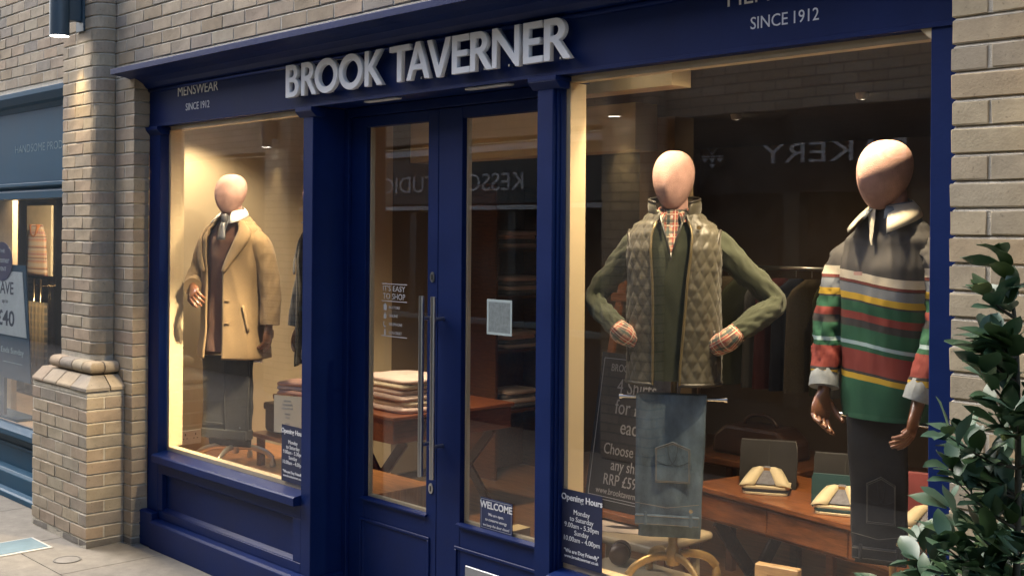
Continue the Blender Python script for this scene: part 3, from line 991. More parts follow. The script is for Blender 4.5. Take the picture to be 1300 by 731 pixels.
# white vinyl on the left door
t = thing('shopping_decal', 'white IT\'S EASY TO SHOP lettering with icons on the left door glass', 'decal', (-4.47, .32, 1.34))
yv = .3205
VIN = mat('vinyl', (.45, .45, .45), rough=.6)
put('rule', bx(-4.572, -4.376, yv, yv + .0008, 1.594, 1.598), VIN, t)
put('rule', bx(-4.572, -4.376, yv, yv + .0008, 1.512, 1.516), VIN, t)
put('rule', bx(-4.572, -4.376, yv, yv + .0008, 1.345, 1.349), VIN, t)
fit_text('lettering', "IT'S EASY", -4.562, -4.39, 1.561, 1.588, yv, VIN, t)
fit_text('lettering', "TO SHOP", -4.562, -4.39, 1.523, 1.551, yv, VIN, t)
for i, (b, w) in enumerate((('IN-STORE', .085), ('ONLINE', .07), ('TELEPHONE', .105), ('CLICK & COLLECT', .10))):
    z = 1.478 - .04 * i
    fit_text('lettering', b, -4.515, -4.515 + w, z, z + .013, yv, VIN, t)
    ic = MB()
    cx = -4.545
    if i == 0:
        ic.box(cx - .012, cx + .012, yv, yv + .0008, z - .008, z + .018).box(cx - .006, cx + .006, yv, yv + .0008, z + .0185, z + .025)
    elif i == 1:
        ic.box(cx - .010, cx + .010, yv, yv + .0008, z - .008, z + .012).box(cx - .003, cx + .003, yv, yv + .0008, z + .0125, z + .024)
    elif i == 2:
        ic.add([(cx + .014 * math.cos(a) * q, yv, z + .006 + .016 * math.sin(a) * q) for a in [R(120 + 20 * k) for k in range(10)] for q in (1, .6)], [(2 * k, 2 * k + 2, 2 * k + 3, 2 * k + 1) for k in range(9)])
    else:
        ic.box(cx - .006, cx + .006, yv, yv + .0008, z - .012, z + .012).box(cx - .004, cx + .004, yv, yv + .0008, z + .0135, z + .0215)
    put('icon', ic, VIN, t)

# ------------------------------------------------------------------ neighbouring teal shop on the left
nb = thing('shopfront', 'teal blue neighbouring shopfront left of the brick pier', 'shopfront', (-9.3, 0.05, 0))
NX0, NX1 = -11.3, -7.32
put('fascia', bx(NX0, NX1, .05, .15, 2.16, 2.66), TEAL, nb, bevel=.002)
put('cornice', MB().prism([(.15, 2.66), (.047, 2.66), (.03, 2.69), (.0, 2.705), (-.03, 2.75), (-.03, 2.785), (.15, 2.797)], NX0, NX1, 'x'), TEAL, nb, bevel=.002)
put('transom', MB().prism([(.15, 2.05), (.02, 2.05), (.02, 2.10), (.035, 2.12), (.005, 2.135), (.005, 2.158), (.15, 2.158)], NX0, NX1, 'x'), TEAL, nb, bevel=.002)
put('sill', MB().prism([(-.02, .40), (-.02, .44), (.10, .452), (.10, .40)], NX0, NX1, 'x'), TEAL, nb, bevel=.003)
put('stall_riser', bx(NX0, NX1, .05, .12, .0, .399), TEAL, nb)
put('skirting', MB().prism([(-.03, 0), (-.03, .145), (-.015, .165), (.049, .17), (.049, 0)], NX0, NX1, 'x'), TEAL, nb, bevel=.003)
put('skirting', MB().prism([(-.085, 0), (-.085, .035), (-.07, .045), (-.031, .05), (-.031, 0)], NX0, NX1, 'x'), TEAL, nb, bevel=.003)
put('panel_moulding', bx(NX0, NX1, .04, .0495, .30, .325), TEAL, nb, bevel=.003)
put('pilaster', bx(-7.45, NX1, .02, .12, .453, 2.049), TEAL, nb)
put('window_pane', bx(NX0, -7.45, .07, .076, .453, 2.049), GLASS, nb)
fit_text('lettering', 'HANDSOME PRODUCTS', -8.52, -7.45, 2.375, 2.43, .0492, mat('dim_letter', (.10, .17, .21), rough=.6), nb)
# ------------------------------------------------------------------ shop interior shell
FLOOR = mat('oak_floor', (0.16, 0.075, 0.033), rough=0.38, var=0.45, scale=4, stretch=(1, 7, 1))
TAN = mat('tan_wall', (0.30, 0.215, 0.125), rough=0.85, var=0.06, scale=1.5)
DIM = mat('unlit_wall', (0.16, 0.115, 0.075), rough=0.85, var=0.1, scale=1.5)  # dimness of the unlit shop interior put into the wall colour
struct(put('shop_floor', bx(-6.75, -1.45, .40, 5.6, -.01, .02), FLOOR))
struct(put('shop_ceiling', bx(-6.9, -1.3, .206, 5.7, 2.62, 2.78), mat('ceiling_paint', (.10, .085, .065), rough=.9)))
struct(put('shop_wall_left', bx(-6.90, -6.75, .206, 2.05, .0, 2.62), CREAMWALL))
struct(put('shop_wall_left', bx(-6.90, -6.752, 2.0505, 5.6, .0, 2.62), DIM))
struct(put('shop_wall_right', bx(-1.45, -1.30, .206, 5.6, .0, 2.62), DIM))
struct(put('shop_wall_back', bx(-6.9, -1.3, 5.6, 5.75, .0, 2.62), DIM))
struct(put('shop_bulkhead', bx(-3.60, -2.945, .50, .62, 2.428, 2.62), CREAM))
struct(put('shop_partition', bx(-5.02, -4.96, .21, .50, .0, 2.62), CREAM))
struct(put('shop_partition', bx(-5.25, -4.95, 3.0, 3.2, .02, 2.62), TAN))
struct(put('shop_beam', bx(-6.74, -4.6, 2.2, 2.4, 2.34, 2.62), CREAM))
struct(put('window_platform', bx(-6.74, -5.025, .206, 1.02, .02, .46), mat('platform_oak', (.40, .17, .06), rough=.35, var=.35, scale=6, stretch=(1, 8, 1))))
struct(put('window_platform', bx(-3.40, -1.46, .206, .72, .02, .46), mat('platform_cream', (.50, .40, .25), rough=.5, var=.06)))
struct(put('window_platform', bx(-4.95, -4.85, .40, 1.6, .02, .16), CREAM))

def spot(x, y, z, aim, watts, size, label, group, blend=.6, soft=.035, colr=(1.0, .78, .48)):
    t = thing('spotlight', label, 'lamp', (x, y, z), group=group)
    d = (Vector(aim) - Vector((x, y, z))).normalized()
    can = MB().tube([Vector(-d * .09), Vector((0, 0, 0))], .035, 16)
    put('can', can, mat('spot_white', (.6, .58, .54), rough=.4), t, local=True, smooth=True, auto=40)
    put('stem', MB().tube([(0, 0, .02), (0, 0, 2.62 - z)], .008, 8), MATS['spot_white'], t, local=True)
    put('lens', MB().tube([d * .001, d * .003], .029, 16), MATS['spot_lens'] if 'spot_lens' in MATS else emit('spot_lens', (1, .85, .6), 8), t, local=True)
    ld = bpy.data.lights.new('bulb', 'SPOT')
    ld.energy, ld.color, ld.spot_size, ld.spot_blend, ld.shadow_soft_size = watts * 1.1, colr, R(size), blend, soft
    lo = bpy.data.objects.new('bulb', ld)
    col.objects.link(lo)
    lo.parent = t
    lo.location = d * .006
    lo.rotation_euler = d.to_track_quat('-Z', 'Y').to_euler()
    return t
GRP = 'ceiling spotlights in the shop'
spot(-6.45, .32, 2.54, (-6.60, .60, 1.1), 30, 115, 'small spotlight at ceiling over the left end of the left window', GRP)
spot(-5.95, .50, 2.54, (-6.15, .45, 1.3), 28, 80, 'small spotlight at ceiling over the camel coat', GRP)
spot(-5.25, .42, 2.54, (-5.90, .25, .7), 38, 125, 'small spotlight at ceiling near the right end of the left window', GRP)
spot(-3.08, .34, 2.56, (-2.95, .47, 1.2), 36, 72, 'small spotlight at ceiling over the quilted gilet', GRP)
spot(-2.55, .62, 2.54, (-2.70, 1.10, .7), 60, 70, 'small spotlight at ceiling between the two right mannequins', GRP)
spot(-2.06, .40, 2.56, (-2.06, .50, 1.2), 36, 72, 'small spotlight at ceiling over the striped rugby shirt', GRP)
spot(-5.12, .30, 2.54, (-6.62, -.10, .45), 260, 36, 'small spotlight at ceiling aimed across the left window towards the brick pier', GRP, blend=.9)
spot(-2.30, .31, 2.56, (-2.75, .42, 1.0), 34, 140, 'added wide fill spotlight at ceiling lighting the big window between mannequins', GRP)  # added fill lamp, brightens the cream lining and the table
spot(-5.35, 1.30, 2.54, (-5.75, 1.6, .8), 70, 70, 'small spotlight at ceiling over the table of folded shirts', GRP)

# ------------------------------------------------------------------ wall socket
t = thing('wall_socket', 'white double wall socket low on the cream wall behind hanging charcoal trousers', 'socket', (-6.75, .45, .50))
put('plate', bx(-6.749, -6.740, .40, .55, .51, .598), mat('white_plastic', (.75, .73, .68), rough=.35), t, bevel=.003)
for yy in (.44, .51):
    put('outlet', MB().box(-6.7395, -6.738, yy - .003, yy + .003, .565, .578).box(-6.7395, -6.738, yy - .015, yy - .008, .545, .550).box(-6.7395, -6.738, yy + .008, yy + .015, .545, .550), MATS['black'], t)

# ------------------------------------------------------------------ furniture
def trestle_table(name, label, loc, rz, L, W, top, apron, wood, drawers):
    """table with a drawer apron on two crossed leg frames; local x along its length, front at -y"""
    t = thing(name, label, 'table', loc, rz)
    put('tabletop', bx(-L / 2, L / 2, -W / 2, W / 2, top - .025, top), wood, t, bevel=.004, local=True)
    put('apron', bx(-L / 2 + .015, L / 2 - .015, -W / 2 + .018, W / 2 - .015, top - apron, top - .0255), wood, t, bevel=.003, local=True)
    w = (L - .06) / max(1, drawers)
    for i in range(drawers):
        x = -L / 2 + .03 + w * i
        put('drawer', bx(x + .004, x + w - .004, -W / 2 + .010, -W / 2 + .0175, top - apron + .012, top - .036), wood, t, bevel=.003, local=True)
    for x in (-L / 2 + .14, L / 2 - .14):
        for s in (-1, 1):
            z1 = top - apron - .001
            a, b = Vector((x + .012 * s, -s * (W / 2 - .05), .0)), Vector((x + .012 * s, s * (W / 2 - .05), z1))
            n = (b - a).normalized()
            u = Vector((1, 0, 0)) * .011
            v = n.cross(Vector((1, 0, 0))).normalized() * .032
            vs = [p + q for p in (a, b) for q in (-u - v, u - v, u + v, -u + v)]
            put('leg', MB().add(vs, [(0, 1, 2, 3), (4, 5, 6, 7), (0, 1, 5, 4), (1, 2, 6, 5), (2, 3, 7, 6), (3, 0, 4, 7)]), DARKWOOD, t, bevel=.003, local=True)
    put('stretcher', bx(-L / 2 + .155, L / 2 - .155, -.02, .02, (top - apron) / 2 - .02, (top - apron) / 2 + .02), DARKWOOD, t, bevel=.003, local=True)
    return t
trestle_table('console_table', 'polished brown wooden table with drawers behind the two right mannequins', (-2.63, 1.30, .02), R(-9), 1.35, .55, .70, .15, WOOD, 3)
trestle_table('display_table', 'dark wooden table with crossed legs seen through the left door', (-5.93, 1.70, .02), R(90), 1.0, .62, .714, .165, mat('mahogany', (.15, .048, .022), rough=.32, var=.4, scale=9, stretch=(1, 8, 8), coat=.2), 0)

def folded_garment(name, label, loc, rz, w, d, n, h, mats, cat='shirt', seed=1, group=None, wob=.012):
    """a pile of folded cloth: each fold a rounded slab"""
    t = thing(name, label, cat, loc, rz, group)
    r = random.Random(seed)
    z = 0
    for i in range(n):
        hh = h * r.uniform(.85, 1.15)
        ww, dd = w * r.uniform(.94, 1.02), d * r.uniform(.94, 1.02)
        ox, oy = r.uniform(-wob, wob), r.uniform(-wob, wob)
        rows = []
        for q in range(9):
            a = -math.pi / 2 + math.pi * q / 8
            in_ = (1 - math.cos(a)) * hh * .5
            zz = z + hh * .5 + math.sin(a) * hh * .5
            ring = []
            for k in range(40):
                th = 2 * math.pi * k / 40
                c, s = math.cos(th), math.sin(th)
                m = (abs(c) ** 8 + abs(s) ** 8) ** (-1 / 8)
                x, y = c * m * (ww / 2 - in_), s * m * (dd / 2 - in_)
                f = noise.noise(Vector((x * 9, y * 9, i * 3.7 + seed))) * .005
                ring.append((x + ox, y + oy, zz + f * (1 if q > 2 else .3)))
            rows.append(ring)
        mb = MB().grid(rows, True)
        top = [(p[0] * .05 + ox, p[1] * .05 + oy, p[2] + .001) for p in rows[-1]]
        mb.grid([rows[-1], [(ox + (p[0] - ox) * .5, oy + (p[1] - oy) * .5, z + hh + noise.noise(Vector((p[0] * 9, p[1] * 9, i + seed))) * .006) for p in rows[-1]], top], True)
        put('fold', mb, mats[i % len(mats)], t, smooth=True, local=True)
        z += hh * .93
    return t, z
PALE = mat('pale_cotton', (.60, .475, .46), rough=.9, var=.08, scale=14, bump=.2, bscale=80, sheen=.2)
PINK = mat('pink_cotton', (.55, .33, .28), rough=.9, var=.08, scale=14, sheen=.2)
folded_garment('folded_shirts', 'pile of pale folded shirts on the dark wooden table behind the left door', (-5.88, 1.50, .734), R(88), .40, .46, 6, .036, [PALE, mat('cream_cotton', (.62, .55, .45), rough=.9, var=.08), PALE], 'shirts', 5)

# folded polo shirts with collars on the console table
def polo(label, loc, rz, body, trim, second, seed):
    t = thing('folded_polo_shirt', label, 'shirt', loc, rz, 'folded collared shirts on the wooden table')
    r = random.Random(seed)
    # upright folded body behind, flat folded front
    def slab(x0, x1, y0, y1, z0, z1, material, nm, lean=0):
        rows = []
        for q in range(9):
            f = q / 8
            zz = z0 + (z1 - z0) * f
            e = .004 * (1 - min(1, min(f, 1 - f) * 8))
            ring = []
            for k in range(28):
                th = 2 * math.pi * k / 28
                c, s = math.cos(th), math.sin(th)
                m = (abs(c) ** 14 + abs(s) ** 14) ** (-1 / 14)
                x = (x0 + x1) / 2 + c * m * ((x1 - x0) / 2 - e)
                y = (y0 + y1) / 2 + s * m * ((y1 - y0) / 2 - e * .6) + lean * f
                d = noise.noise(Vector((x * 12, zz * 12, seed))) * .004
                ring.append((x + d, y + d, zz))
            rows.append(ring)
        mb = MB().grid(rows, True)
        n = len(mb.v)
        mb.f.append(tuple(range(28))[::-1]); mb.f.append(tuple(range(n - 28, n)))
        return put(nm, mb, material, t, smooth=True, local=True, auto=60)
    slab(-.125, .125, .02, .06, 0, .205 if second == body else .215, second, 'folded_body', .03)
    put('centre_fold', MB().tube([(.004, .018, .02), (.006, .045, .19)], .0022, 6), second, t, local=True)
    if second != body:
        slab(-.128, .128, -.004, .018, 0, .135, body, 'folded_body', .02)
    for i in range(3):
        slab(-.095 - .004 * i, .095 + .005 * i, -.13 + .004 * i, .018, .012 * i, .012 * i + .011, trim if i != 1 else body, 'fold')
    # the collar: two leaves rising to points, leaning back on the folded body
    for s in (-1, 1):
        rows = []
        for i in range(7):
            f = i / 6
            xa = s * (.112 - .050 * f)
            xb = s * (.045 - .042 * f)
            zz = .040 + .080 * f - .02 * f * f
            yy = -.115 + .105 * f
            rows.append([(xa, yy - .010, zz - .004), ((xa + xb) / 2, yy - .010, zz + .004), (xb, yy, zz)])
        mb = MB().grid(rows)
        o = put('collar', mb, trim, t, smooth=True, local=True)
        md = o.modifiers.new('thick', 'SOLIDIFY'); md.thickness = .0035
    mb = MB().add([(-.055, -.10, .042), (.055, -.10, .042), (.012, -.012, .105), (-.012, -.012, .105)], [(0, 1, 2, 3)])
    put('neck_lining', mb, mat('grey_twill', (.16, .16, .19), rough=.8, var=.3, scale=60), t, local=True)
    put('neck_label', bx(-.013, .013, -.035, -.030, .088, .100), mat('amber_label', (.35, .18, .06), rough=.7), t, local=True)
    return t
CR = mat('cream_twill', (.62, .53, .36), rough=.85, var=.06)
CHAR = mat('charcoal_cotton', (.017, .016, .018), rough=.9, var=.2, sheen=.2)
TEALC = mat('teal_cotton', (.012, .050, .060), rough=.9, var=.2, sheen=.2)
BURG = mat('burgundy_cotton', (.17, .03, .035), rough=.9, var=.2, sheen=.2)
polo('charcoal folded polo shirt with cream collar, leftmost on the wooden table', (-3.03, 1.29, .7205), R(30), CHAR, CR, CHAR, 1)
polo('teal and charcoal folded polo shirt with cream collar, half behind the dark jeans', (-2.60, 1.20, .7205), R(24), TEALC, CR, CHAR, 2)
polo('burgundy folded polo shirt with cream collar beside the right window frame', (-2.17, 1.13, .7205), R(14), BURG, CR, BURG, 3)

# dark bag on a stool behind the table
t = thing('leather_bag', 'dark brown leather holdall behind the folded charcoal polo shirt', 'bag', (-3.55, 2.0, .70))
LEA = mat('dark_leather', (.040, .018, .010), rough=.4, var=.3)
put('body', MB().prism([(-3.80, .705), (-3.32, .705), (-3.33, .80), (-3.40, .86), (-3.72, .86), (-3.79, .80)], 1.9, 2.1, 'y'), LEA, t, bevel=.02, seg=2)
put('handle', MB().tube([(-3.66 + .1 - .1 * math.cos(R(a)), 2.0, .855 + .06 * math.sin(R(a))) for a in range(0, 181, 20)], .010, 8), LEA, t, smooth=True)
put('clasp', bx(-3.40, -3.37, 1.888, 1.899, .79, .815), BRASS, t, bevel=.003)
t = thing('wooden_stool', 'low wooden stool under the leather holdall', 'stool', (-3.55, 2.0, .02))
put('seat', bx(-3.9, -3.2, 1.8, 2.2, .66, .7045), DARKWOOD, t, bevel=.01)
for a in (-3.86, -3.24):
    for b in (1.84, 2.16):
        put('leg', bx(a - .02, a + .02, b - .02, b + .02, .0205, .6595), DARKWOOD, t)

# easel and shirt-offer board
EZ = R(0)
ez = thing('easel', 'brown wooden easel standing behind the hanging faded jeans', 'easel', (-3.60, 1.0, .02), EZ)
def bar(a, b, w, d):
    a, b = Vector(a), Vector(b)
    n = (b - a).normalized()
    u = n.cross(Vector((0, 1, 0)))
    u = (u if u.length > .1 else Vector((1, 0, 0))).normalized() * w / 2
    v = n.cross(u).normalized() * d / 2
    vs = [p + q for p in (a, b) for q in (-u - v, u - v, u + v, -u + v)]
    return MB().add(vs, [(0, 1, 2, 3), (4, 5, 6, 7), (0, 1, 5, 4), (1, 2, 6, 5), (2, 3, 7, 6), (3, 0, 4, 7)])
put('leg', bar((-.30, -.08, 0), (-.17, .16, 1.60), .035, .025), WOOD, ez, bevel=.003, local=True)
put('leg', bar((.30, -.08, 0), (.17, .16, 1.60), .035, .025), WOOD, ez, bevel=.003, local=True)
put('leg', bar((0, .50, 0), (0, .16, 1.60), .035, .025), WOOD, ez, bevel=.003, local=True)
put('crossbar', bar((-.22, .135, 1.52), (.22, .135, 1.52), .04, .02), WOOD, ez, bevel=.003, local=True)
put('ledge', bx(-.36, .36, -.075, .01, .515, .545), WOOD, ez, bevel=.003, local=True)
bd = thing('offer_board', 'dark framed board offering shirts, propped on the easel behind the jeans', 'sign', (-3.60, 1.0, .02), EZ)
piv = Matrix.Translation((0, -.03, .547)) @ Matrix.Rotation(R(-10), 4, 'X')
def tilt(o):
    o.data.transform(piv)
    return o
BW, BH = .48, .72
tilt(put('board', bx(-BW / 2, BW / 2, 0, .018, 0, BH), mat('board_navy', (.022, .021, .028), rough=.5, var=.1), bd, local=True))
m = MB()
for q in ((-.222, .222, BH - .028, BH - .025), (-.222, .222, .05, .053), (-.222, .222, .037, .040)):
    m.box(q[0], q[1], -.0012, -.0002, q[2], q[3])
m.box(-.222, -.219, -.0012, -.0002, .0532, BH - .0282).box(.219, .222, -.0012, -.0002, .0532, BH - .0282)
tilt(put('border', m, PRINTGREY, bd, local=True))
BT = mat('board_print', (.34, .33, .34), rough=.7)
for body, z, s in (('BROOK TAVERNER', .625, .050), ('4 Shirts', .515, .098), ('for £30', .420, .098), ('each', .330, .098), ('Choose from', .235, .073), ('any shirt', .165, .073), ('RRP £59.95', .095, .073), ('www.brooktaverner.co.uk', .057, .041)):
    o = write('lettering', body, s, (0, -.0012, z), BT, bd, local=True, sx=.80)
    tilt(o)

# booklet, little chair and price block on the cream platform
t = thing('leaflet', 'pale leaflet with a dark brush stroke on the low cream table', 'leaflet', (-3.53, .90, .5205), R(30))
put('page', bx(-.15, .15, -.10, .10, .5015, .5055) if False else bx(-.15, .15, -.10, .10, 0, .004), mat('pale_paper', (.62, .52, .44), rough=.6, var=.05), t, local=True)
mb = MB().add([(-.09, -.01, .0046), (-.03, -.035, .0046), (.05, -.03, .0046), (.09, -.005, .0046), (.03, .015, .0046), (-.05, .012, .0046)], [(0, 1, 2, 3, 4, 5)])
put('brush_stroke', mb, mat('ink', (.03, .02, .02), rough=.7), t, local=True)
t = thing('low_table', 'round-cornered cream low table under the leaflet', 'table', (-3.45, 1.0, .02))
put('top', bx(-3.85, -3.22, .74, 1.16, .48, .5195), mat('cream_lacquer', (.55, .45, .30), rough=.3, var=.05), t, bevel=.015, seg=3)
for a in (-3.79, -3.28):
    for b in (.80, 1.10):
        put('leg', MB().tube([(a, b, .0205), (a, b, .479)], .022, 10), MATS['cream_lacquer'], t)
t = thing('leather_tray', 'brown leather roll on the cream platform beside the opening hours card', 'roll', (-3.30, .62, .4605), R(35))
put('roll', MB().tube([(0, -.06, .045), (0, -.05, .046), (0, .05, .046), (0, .06, .045)], [.02, .042, .042, .02], 16), mat('tan_leather', (.10, .05, .025), rough=.45, var=.25), t, local=True, smooth=True)
put('strap', MB().tube([(0, -.012, .046), (0, .012, .046)], .0445, 16), LEA, t, local=True, smooth=True)
t = thing('price_block', 'small pale wooden price block at the foot of the big window', 'sign', (-2.52, .62, .4605), R(12))
put('block', bx(-.085, .085, -.02, .02, 0, .155), PALEWOOD, t, bevel=.004, local=True)
put('engraving', bx(-.035, .035, -.0212, -.0204, .105, .122), mat('engraved_wood', (.33, .20, .10), rough=.6), t, local=True)

# left window, right end: stool with a leather case, box and pink shirt, price card
t = thing('wooden_stand', 'low orange wooden stand at the right end of the left window', 'stand', (-5.95, .72, .46))
put('top', bx(-6.15, -5.55, .55, .90, .630, .655), WOOD, t, bevel=.004)
for a in (-6.10, -5.60):
    for b in (.59, .86):
        put('leg', bx(a - .018, a + .018, b - .018, b + .018, .4605, .6295), WOOD, t)
t = thing('leather_case', 'dark brown leather case on the low wooden stand', 'case', (-6.1, .75, .656))
put('body', bx(-6.42 + .3, -5.72, .62, .84, .656, .81), mat('oxblood_leather', (.055, .018, .016), rough=.35, var=.2), t, bevel=.025, seg=3)
put('lid', bx(-6.425 + .3, -5.715, .615, .845, .785, .83), MATS['oxblood_leather'], t, bevel=.012, seg=2)
t = thing('wooden_box', 'small wooden box on top of the dark leather case', 'box', (-5.9, .73, .83))
put('body', bx(-6.02, -5.76, .64, .82, .831, .855), DARKWOOD, t)
put('lid', bx(-6.035, -5.745, .625, .835, .8555, .885), WOOD, t, bevel=.004)
folded_garment('folded_shirt', 'pink folded shirt on the small wooden box in the left window', (-5.89, .73, .886), R(20), .26, .18, 3, .030, [PINK, PALE, PINK], 'shirt', 9)
t = thing('price_card', 'cream printed price card in front of the pink shirt', 'sign', (-5.44, .35, .46), R(20))
put('card', bx(-.09, .09, 0, .004, .30, .50), mat('cream_card', (.66, .60, .46), rough=.6, var=.03), t, local=True)
put('stand', MB().tube([(0, .006, 0), (0, .006, .30)], .005, 8), BRASS, t, local=True)
put('foot', MB().lathe([(.045, 0), (.045, .006), (.01, .010)], (0, .006, .0005), 18), BRASS, t, local=True)
for i, z in enumerate((.465, .445, .425, .395, .375, .345, .33)):
    o = write('lettering', ('BROOK', 'TAVERNER', 'MENSWEAR', 'SINCE', '1912', 'www', 'co.uk')[i], .014, (0, -.0008, z), PRINTGREY, t, local=True)

spot(-4.6, 3.2, 2.60, (-4.9, 4.2, 1.0), 12, 110, 'added fill spotlight at ceiling deep inside the shop', GRP)  # added lamp to lift the dark shop background
spot(-3.4, 2.7, 2.60, (-3.7, 4.0, .5), 8, 110, 'added fill spotlight at ceiling in the middle of the shop', GRP)  # second added lamp brightening the depth of the shop
# shelves of folded shirts far inside the shop, seen through the right door
t = thing('shelf_unit', 'dim wooden wall shelves of folded shirts deep inside the shop', 'shelves', (-6.55, 3.1, .02))
put('back', bx(-6.745, -6.73, 2.75, 3.35, .021, 2.2), DARKWOOD, t)
for y in (2.75, 3.35):
    put('side', bx(-6.729, -6.40, y - .012, y + .012, .021, 2.2), DARKWOOD, t)
for z in (.5, .95, 1.35, 1.70, 2.05):
    put('shelf', bx(-6.729, -6.40, 2.763, 3.337, z, z + .022), DARKWOOD, t)
for i, z in enumerate((.5225, .9725, 1.3725, 1.7225)):
    folded_garment('folded_shirts', 'pile of folded shirts on the %s shelf of the dim wall shelves' % ('lowest', 'second lowest', 'second highest', 'highest')[i], (-6.56, 3.05, z), R(90), .34, .26, 4, .035, [PALE, MATS['grey_twill'], PINK] if i % 2 else [MATS['grey_twill'], PALE], 'shirts', 20 + i, 'shirt piles on the wall shelves')

# rail of hanging jackets in the middle of the shop
t = thing('clothes_rail', 'dim metal rail of jackets deep inside the shop', 'clothes rail', (-4.5, 3.6, .02))
put('rail', MB().tube([(-5.2, 3.6, 1.62), (-3.7, 3.6, 1.62)], .014, 10), STEEL, t, smooth=True)
for x in (-5.2, -3.7):
    put('upright', MB().tube([(x, 3.6, .03), (x, 3.6, 1.62)], .014, 10), STEEL, t, smooth=True)
    put('foot', MB().tube([(x, 3.35, .035), (x, 3.85, .035)], .014, 10), STEEL, t, smooth=True)
JK = [mat('navy_jacket', (.012, .016, .035), rough=.9), mat('tweed_jacket', (.10, .075, .045), rough=.95, var=.4, scale=150), mat('moss_jacket', (.045, .05, .025), rough=.95), mat('grey_jacket', (.09, .09, .09), rough=.9), mat('wine_jacket', (.08, .016, .018), rough=.9)]
def jacket_mesh():
    rows = []
    for i in range(13):
        f = i / 12
        z = -.06 - .72 * f
        w = .06 + (.19 if f > .12 else .19 * f / .12) * (1 if f < .2 else 1 + .12 * (f - .2))
        d = .028 + .03 * f
        rows.append([(d * math.sin(a) * (1 + .18 * math.sin(a * 5 + f * 3)), w * math.cos(a), z) for a in [2 * math.pi * k / 24 for k in range(24)]])
    mb = MB().grid(rows, True)
    mb.f.append(tuple(range(24))[::-1])
    return mb.mesh('jacket', smooth=True)
hk = MB().tube([(0, 0, -.05), (0, 0, .0)] + [(0, .02 - .02 * math.cos(R(a)), .02 * math.sin(R(a))) for a in range(20, 200, 30)], .003, 6).mesh('hook')
hk.materials.append(STEEL)
jr = random.Random(4)
for i in range(10):
    me = jacket_mesh()
    me.materials.append(JK[i % 5])
    j = thing('hanging_jacket', '%s hanging jacket on the dim clothes rail, %s from its left end' % (('navy', 'tweed', 'moss green', 'grey', 'wine red')[i % 5], ('first', 'second', 'third', 'fourth', 'fifth', 'sixth', 'seventh', 'eighth', 'ninth', 'tenth')[i]), 'jacket', (-5.08 + .135 * i + jr.uniform(-.02, .02), 3.6, 1.612), R(jr.uniform(-8, 8)), 'jackets on the clothes rail')
    link('jacket', me, None, j, True)
    link('hook', hk, None, j, True)

# ------------------------------------------------------------------ neighbouring shop's display
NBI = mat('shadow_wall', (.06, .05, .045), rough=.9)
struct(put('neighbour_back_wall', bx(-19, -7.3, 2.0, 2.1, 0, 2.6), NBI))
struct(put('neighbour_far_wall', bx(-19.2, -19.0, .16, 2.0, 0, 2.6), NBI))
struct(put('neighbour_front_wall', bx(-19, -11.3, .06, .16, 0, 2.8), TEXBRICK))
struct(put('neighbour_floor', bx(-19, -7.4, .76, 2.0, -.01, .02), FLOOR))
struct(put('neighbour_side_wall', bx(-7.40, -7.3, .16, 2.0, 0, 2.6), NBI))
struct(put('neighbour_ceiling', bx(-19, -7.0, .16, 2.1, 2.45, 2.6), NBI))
struct(put('neighbour_platform', bx(-11.3, -7.41, .125, .75, 0, .44), mat('peach_paint', (.62, .44, .28), rough=.6)))
struct(put('neighbour_screen', bx(-11.3, -9.24, .30, .34, .441, 2.44), mat('peach_screen', (.62, .46, .29), rough=.6)))
put_spot = spot
spot(-9.0, .26, 2.36, (-9.3, .2, 1.2), 26, 85, 'small spotlight in the neighbouring shop window, left of the hanging jumper', 'spotlights in the neighbouring shop', colr=(1, .78, .5))
spot(-8.5, .32, 2.36, (-9.95, .75, 1.6), 70, 60, 'small spotlight in the neighbouring shop window, nearest the brick pier', 'spotlights in the neighbouring shop', colr=(1, .78, .5))
t = thing('hanging_jumper', 'lit patterned jumper hanging on a cream board in the neighbouring shop', 'jumper', (-10.05, .80, 1.5))
put('board', bx(-10.34, -9.82, .83, .85, 1.45, 2.04), mat('cream_board', (.66, .55, .36), rough=.7), t)
FI = plaid('fair_isle_knit', (.55, .42, .30), [('Y', .06, .02, 0, (.42, .10, .08), .9), ('Y', .045, .012, .02, (.60, .30, .12), .9), ('X', .022, .010, 0, (.62, .52, .40), .55), ('Y', .09, .012, .03, (.20, .10, .08), .8)])
rows, uvs = [], []
for i in range(13):
    f = i / 12
    z = 1.45 + .43 * f
    w = .17 + .05 * (1 - f) if f < .72 else .20 - .32 * (f - .72)
    rows.append([(-10.05 + w * (k / 10 * 2 - 1), .80 - .03 * math.cos((k / 10 - .5) * math.pi), z) for k in range(11)])
    uvs.append([(w * (k / 10 * 2 - 1), z) for k in range(11)])
o = put('jumper_body', MB().grid(rows, uvs=uvs), FI, t, smooth=True)
md = o.modifiers.new('thick', 'SOLIDIFY'); md.thickness = .012
put('collar', MB().tube([(-10.05 + .075 * math.cos(R(a)), .79, 1.88 + .10 * math.sin(R(a))) for a in range(180, 361, 15)], .022, 10), mat('rust_wool', (.42, .16, .05), rough=.9), t, smooth=True)
t = thing('door_pull', 'brass pull bars on the neighbouring shop door', 'handle', (-10.0, .80, .8))
for x in (-10.09, -9.95):
    put('pull_bar', MB().tube([(x, .8, .85), (x, .8, 1.42)], .011, 10), BRASS, t, smooth=True)
    put('standoff', MB().tube([(x, .8, .92), (x, .86, .92)], .008, 8), BRASS, t)
    put('standoff', MB().tube([(x, .8, 1.36), (x, .86, 1.36)], .008, 8), BRASS, t)
put('door_leaf', bx(-10.45, -9.80, .861, .868, .0, 2.40), GLASS, t)
t = thing('dark_curtain', 'leaf patterned dark cloth hanging behind the sale board', 'curtain', (-9.0, .70, .45))
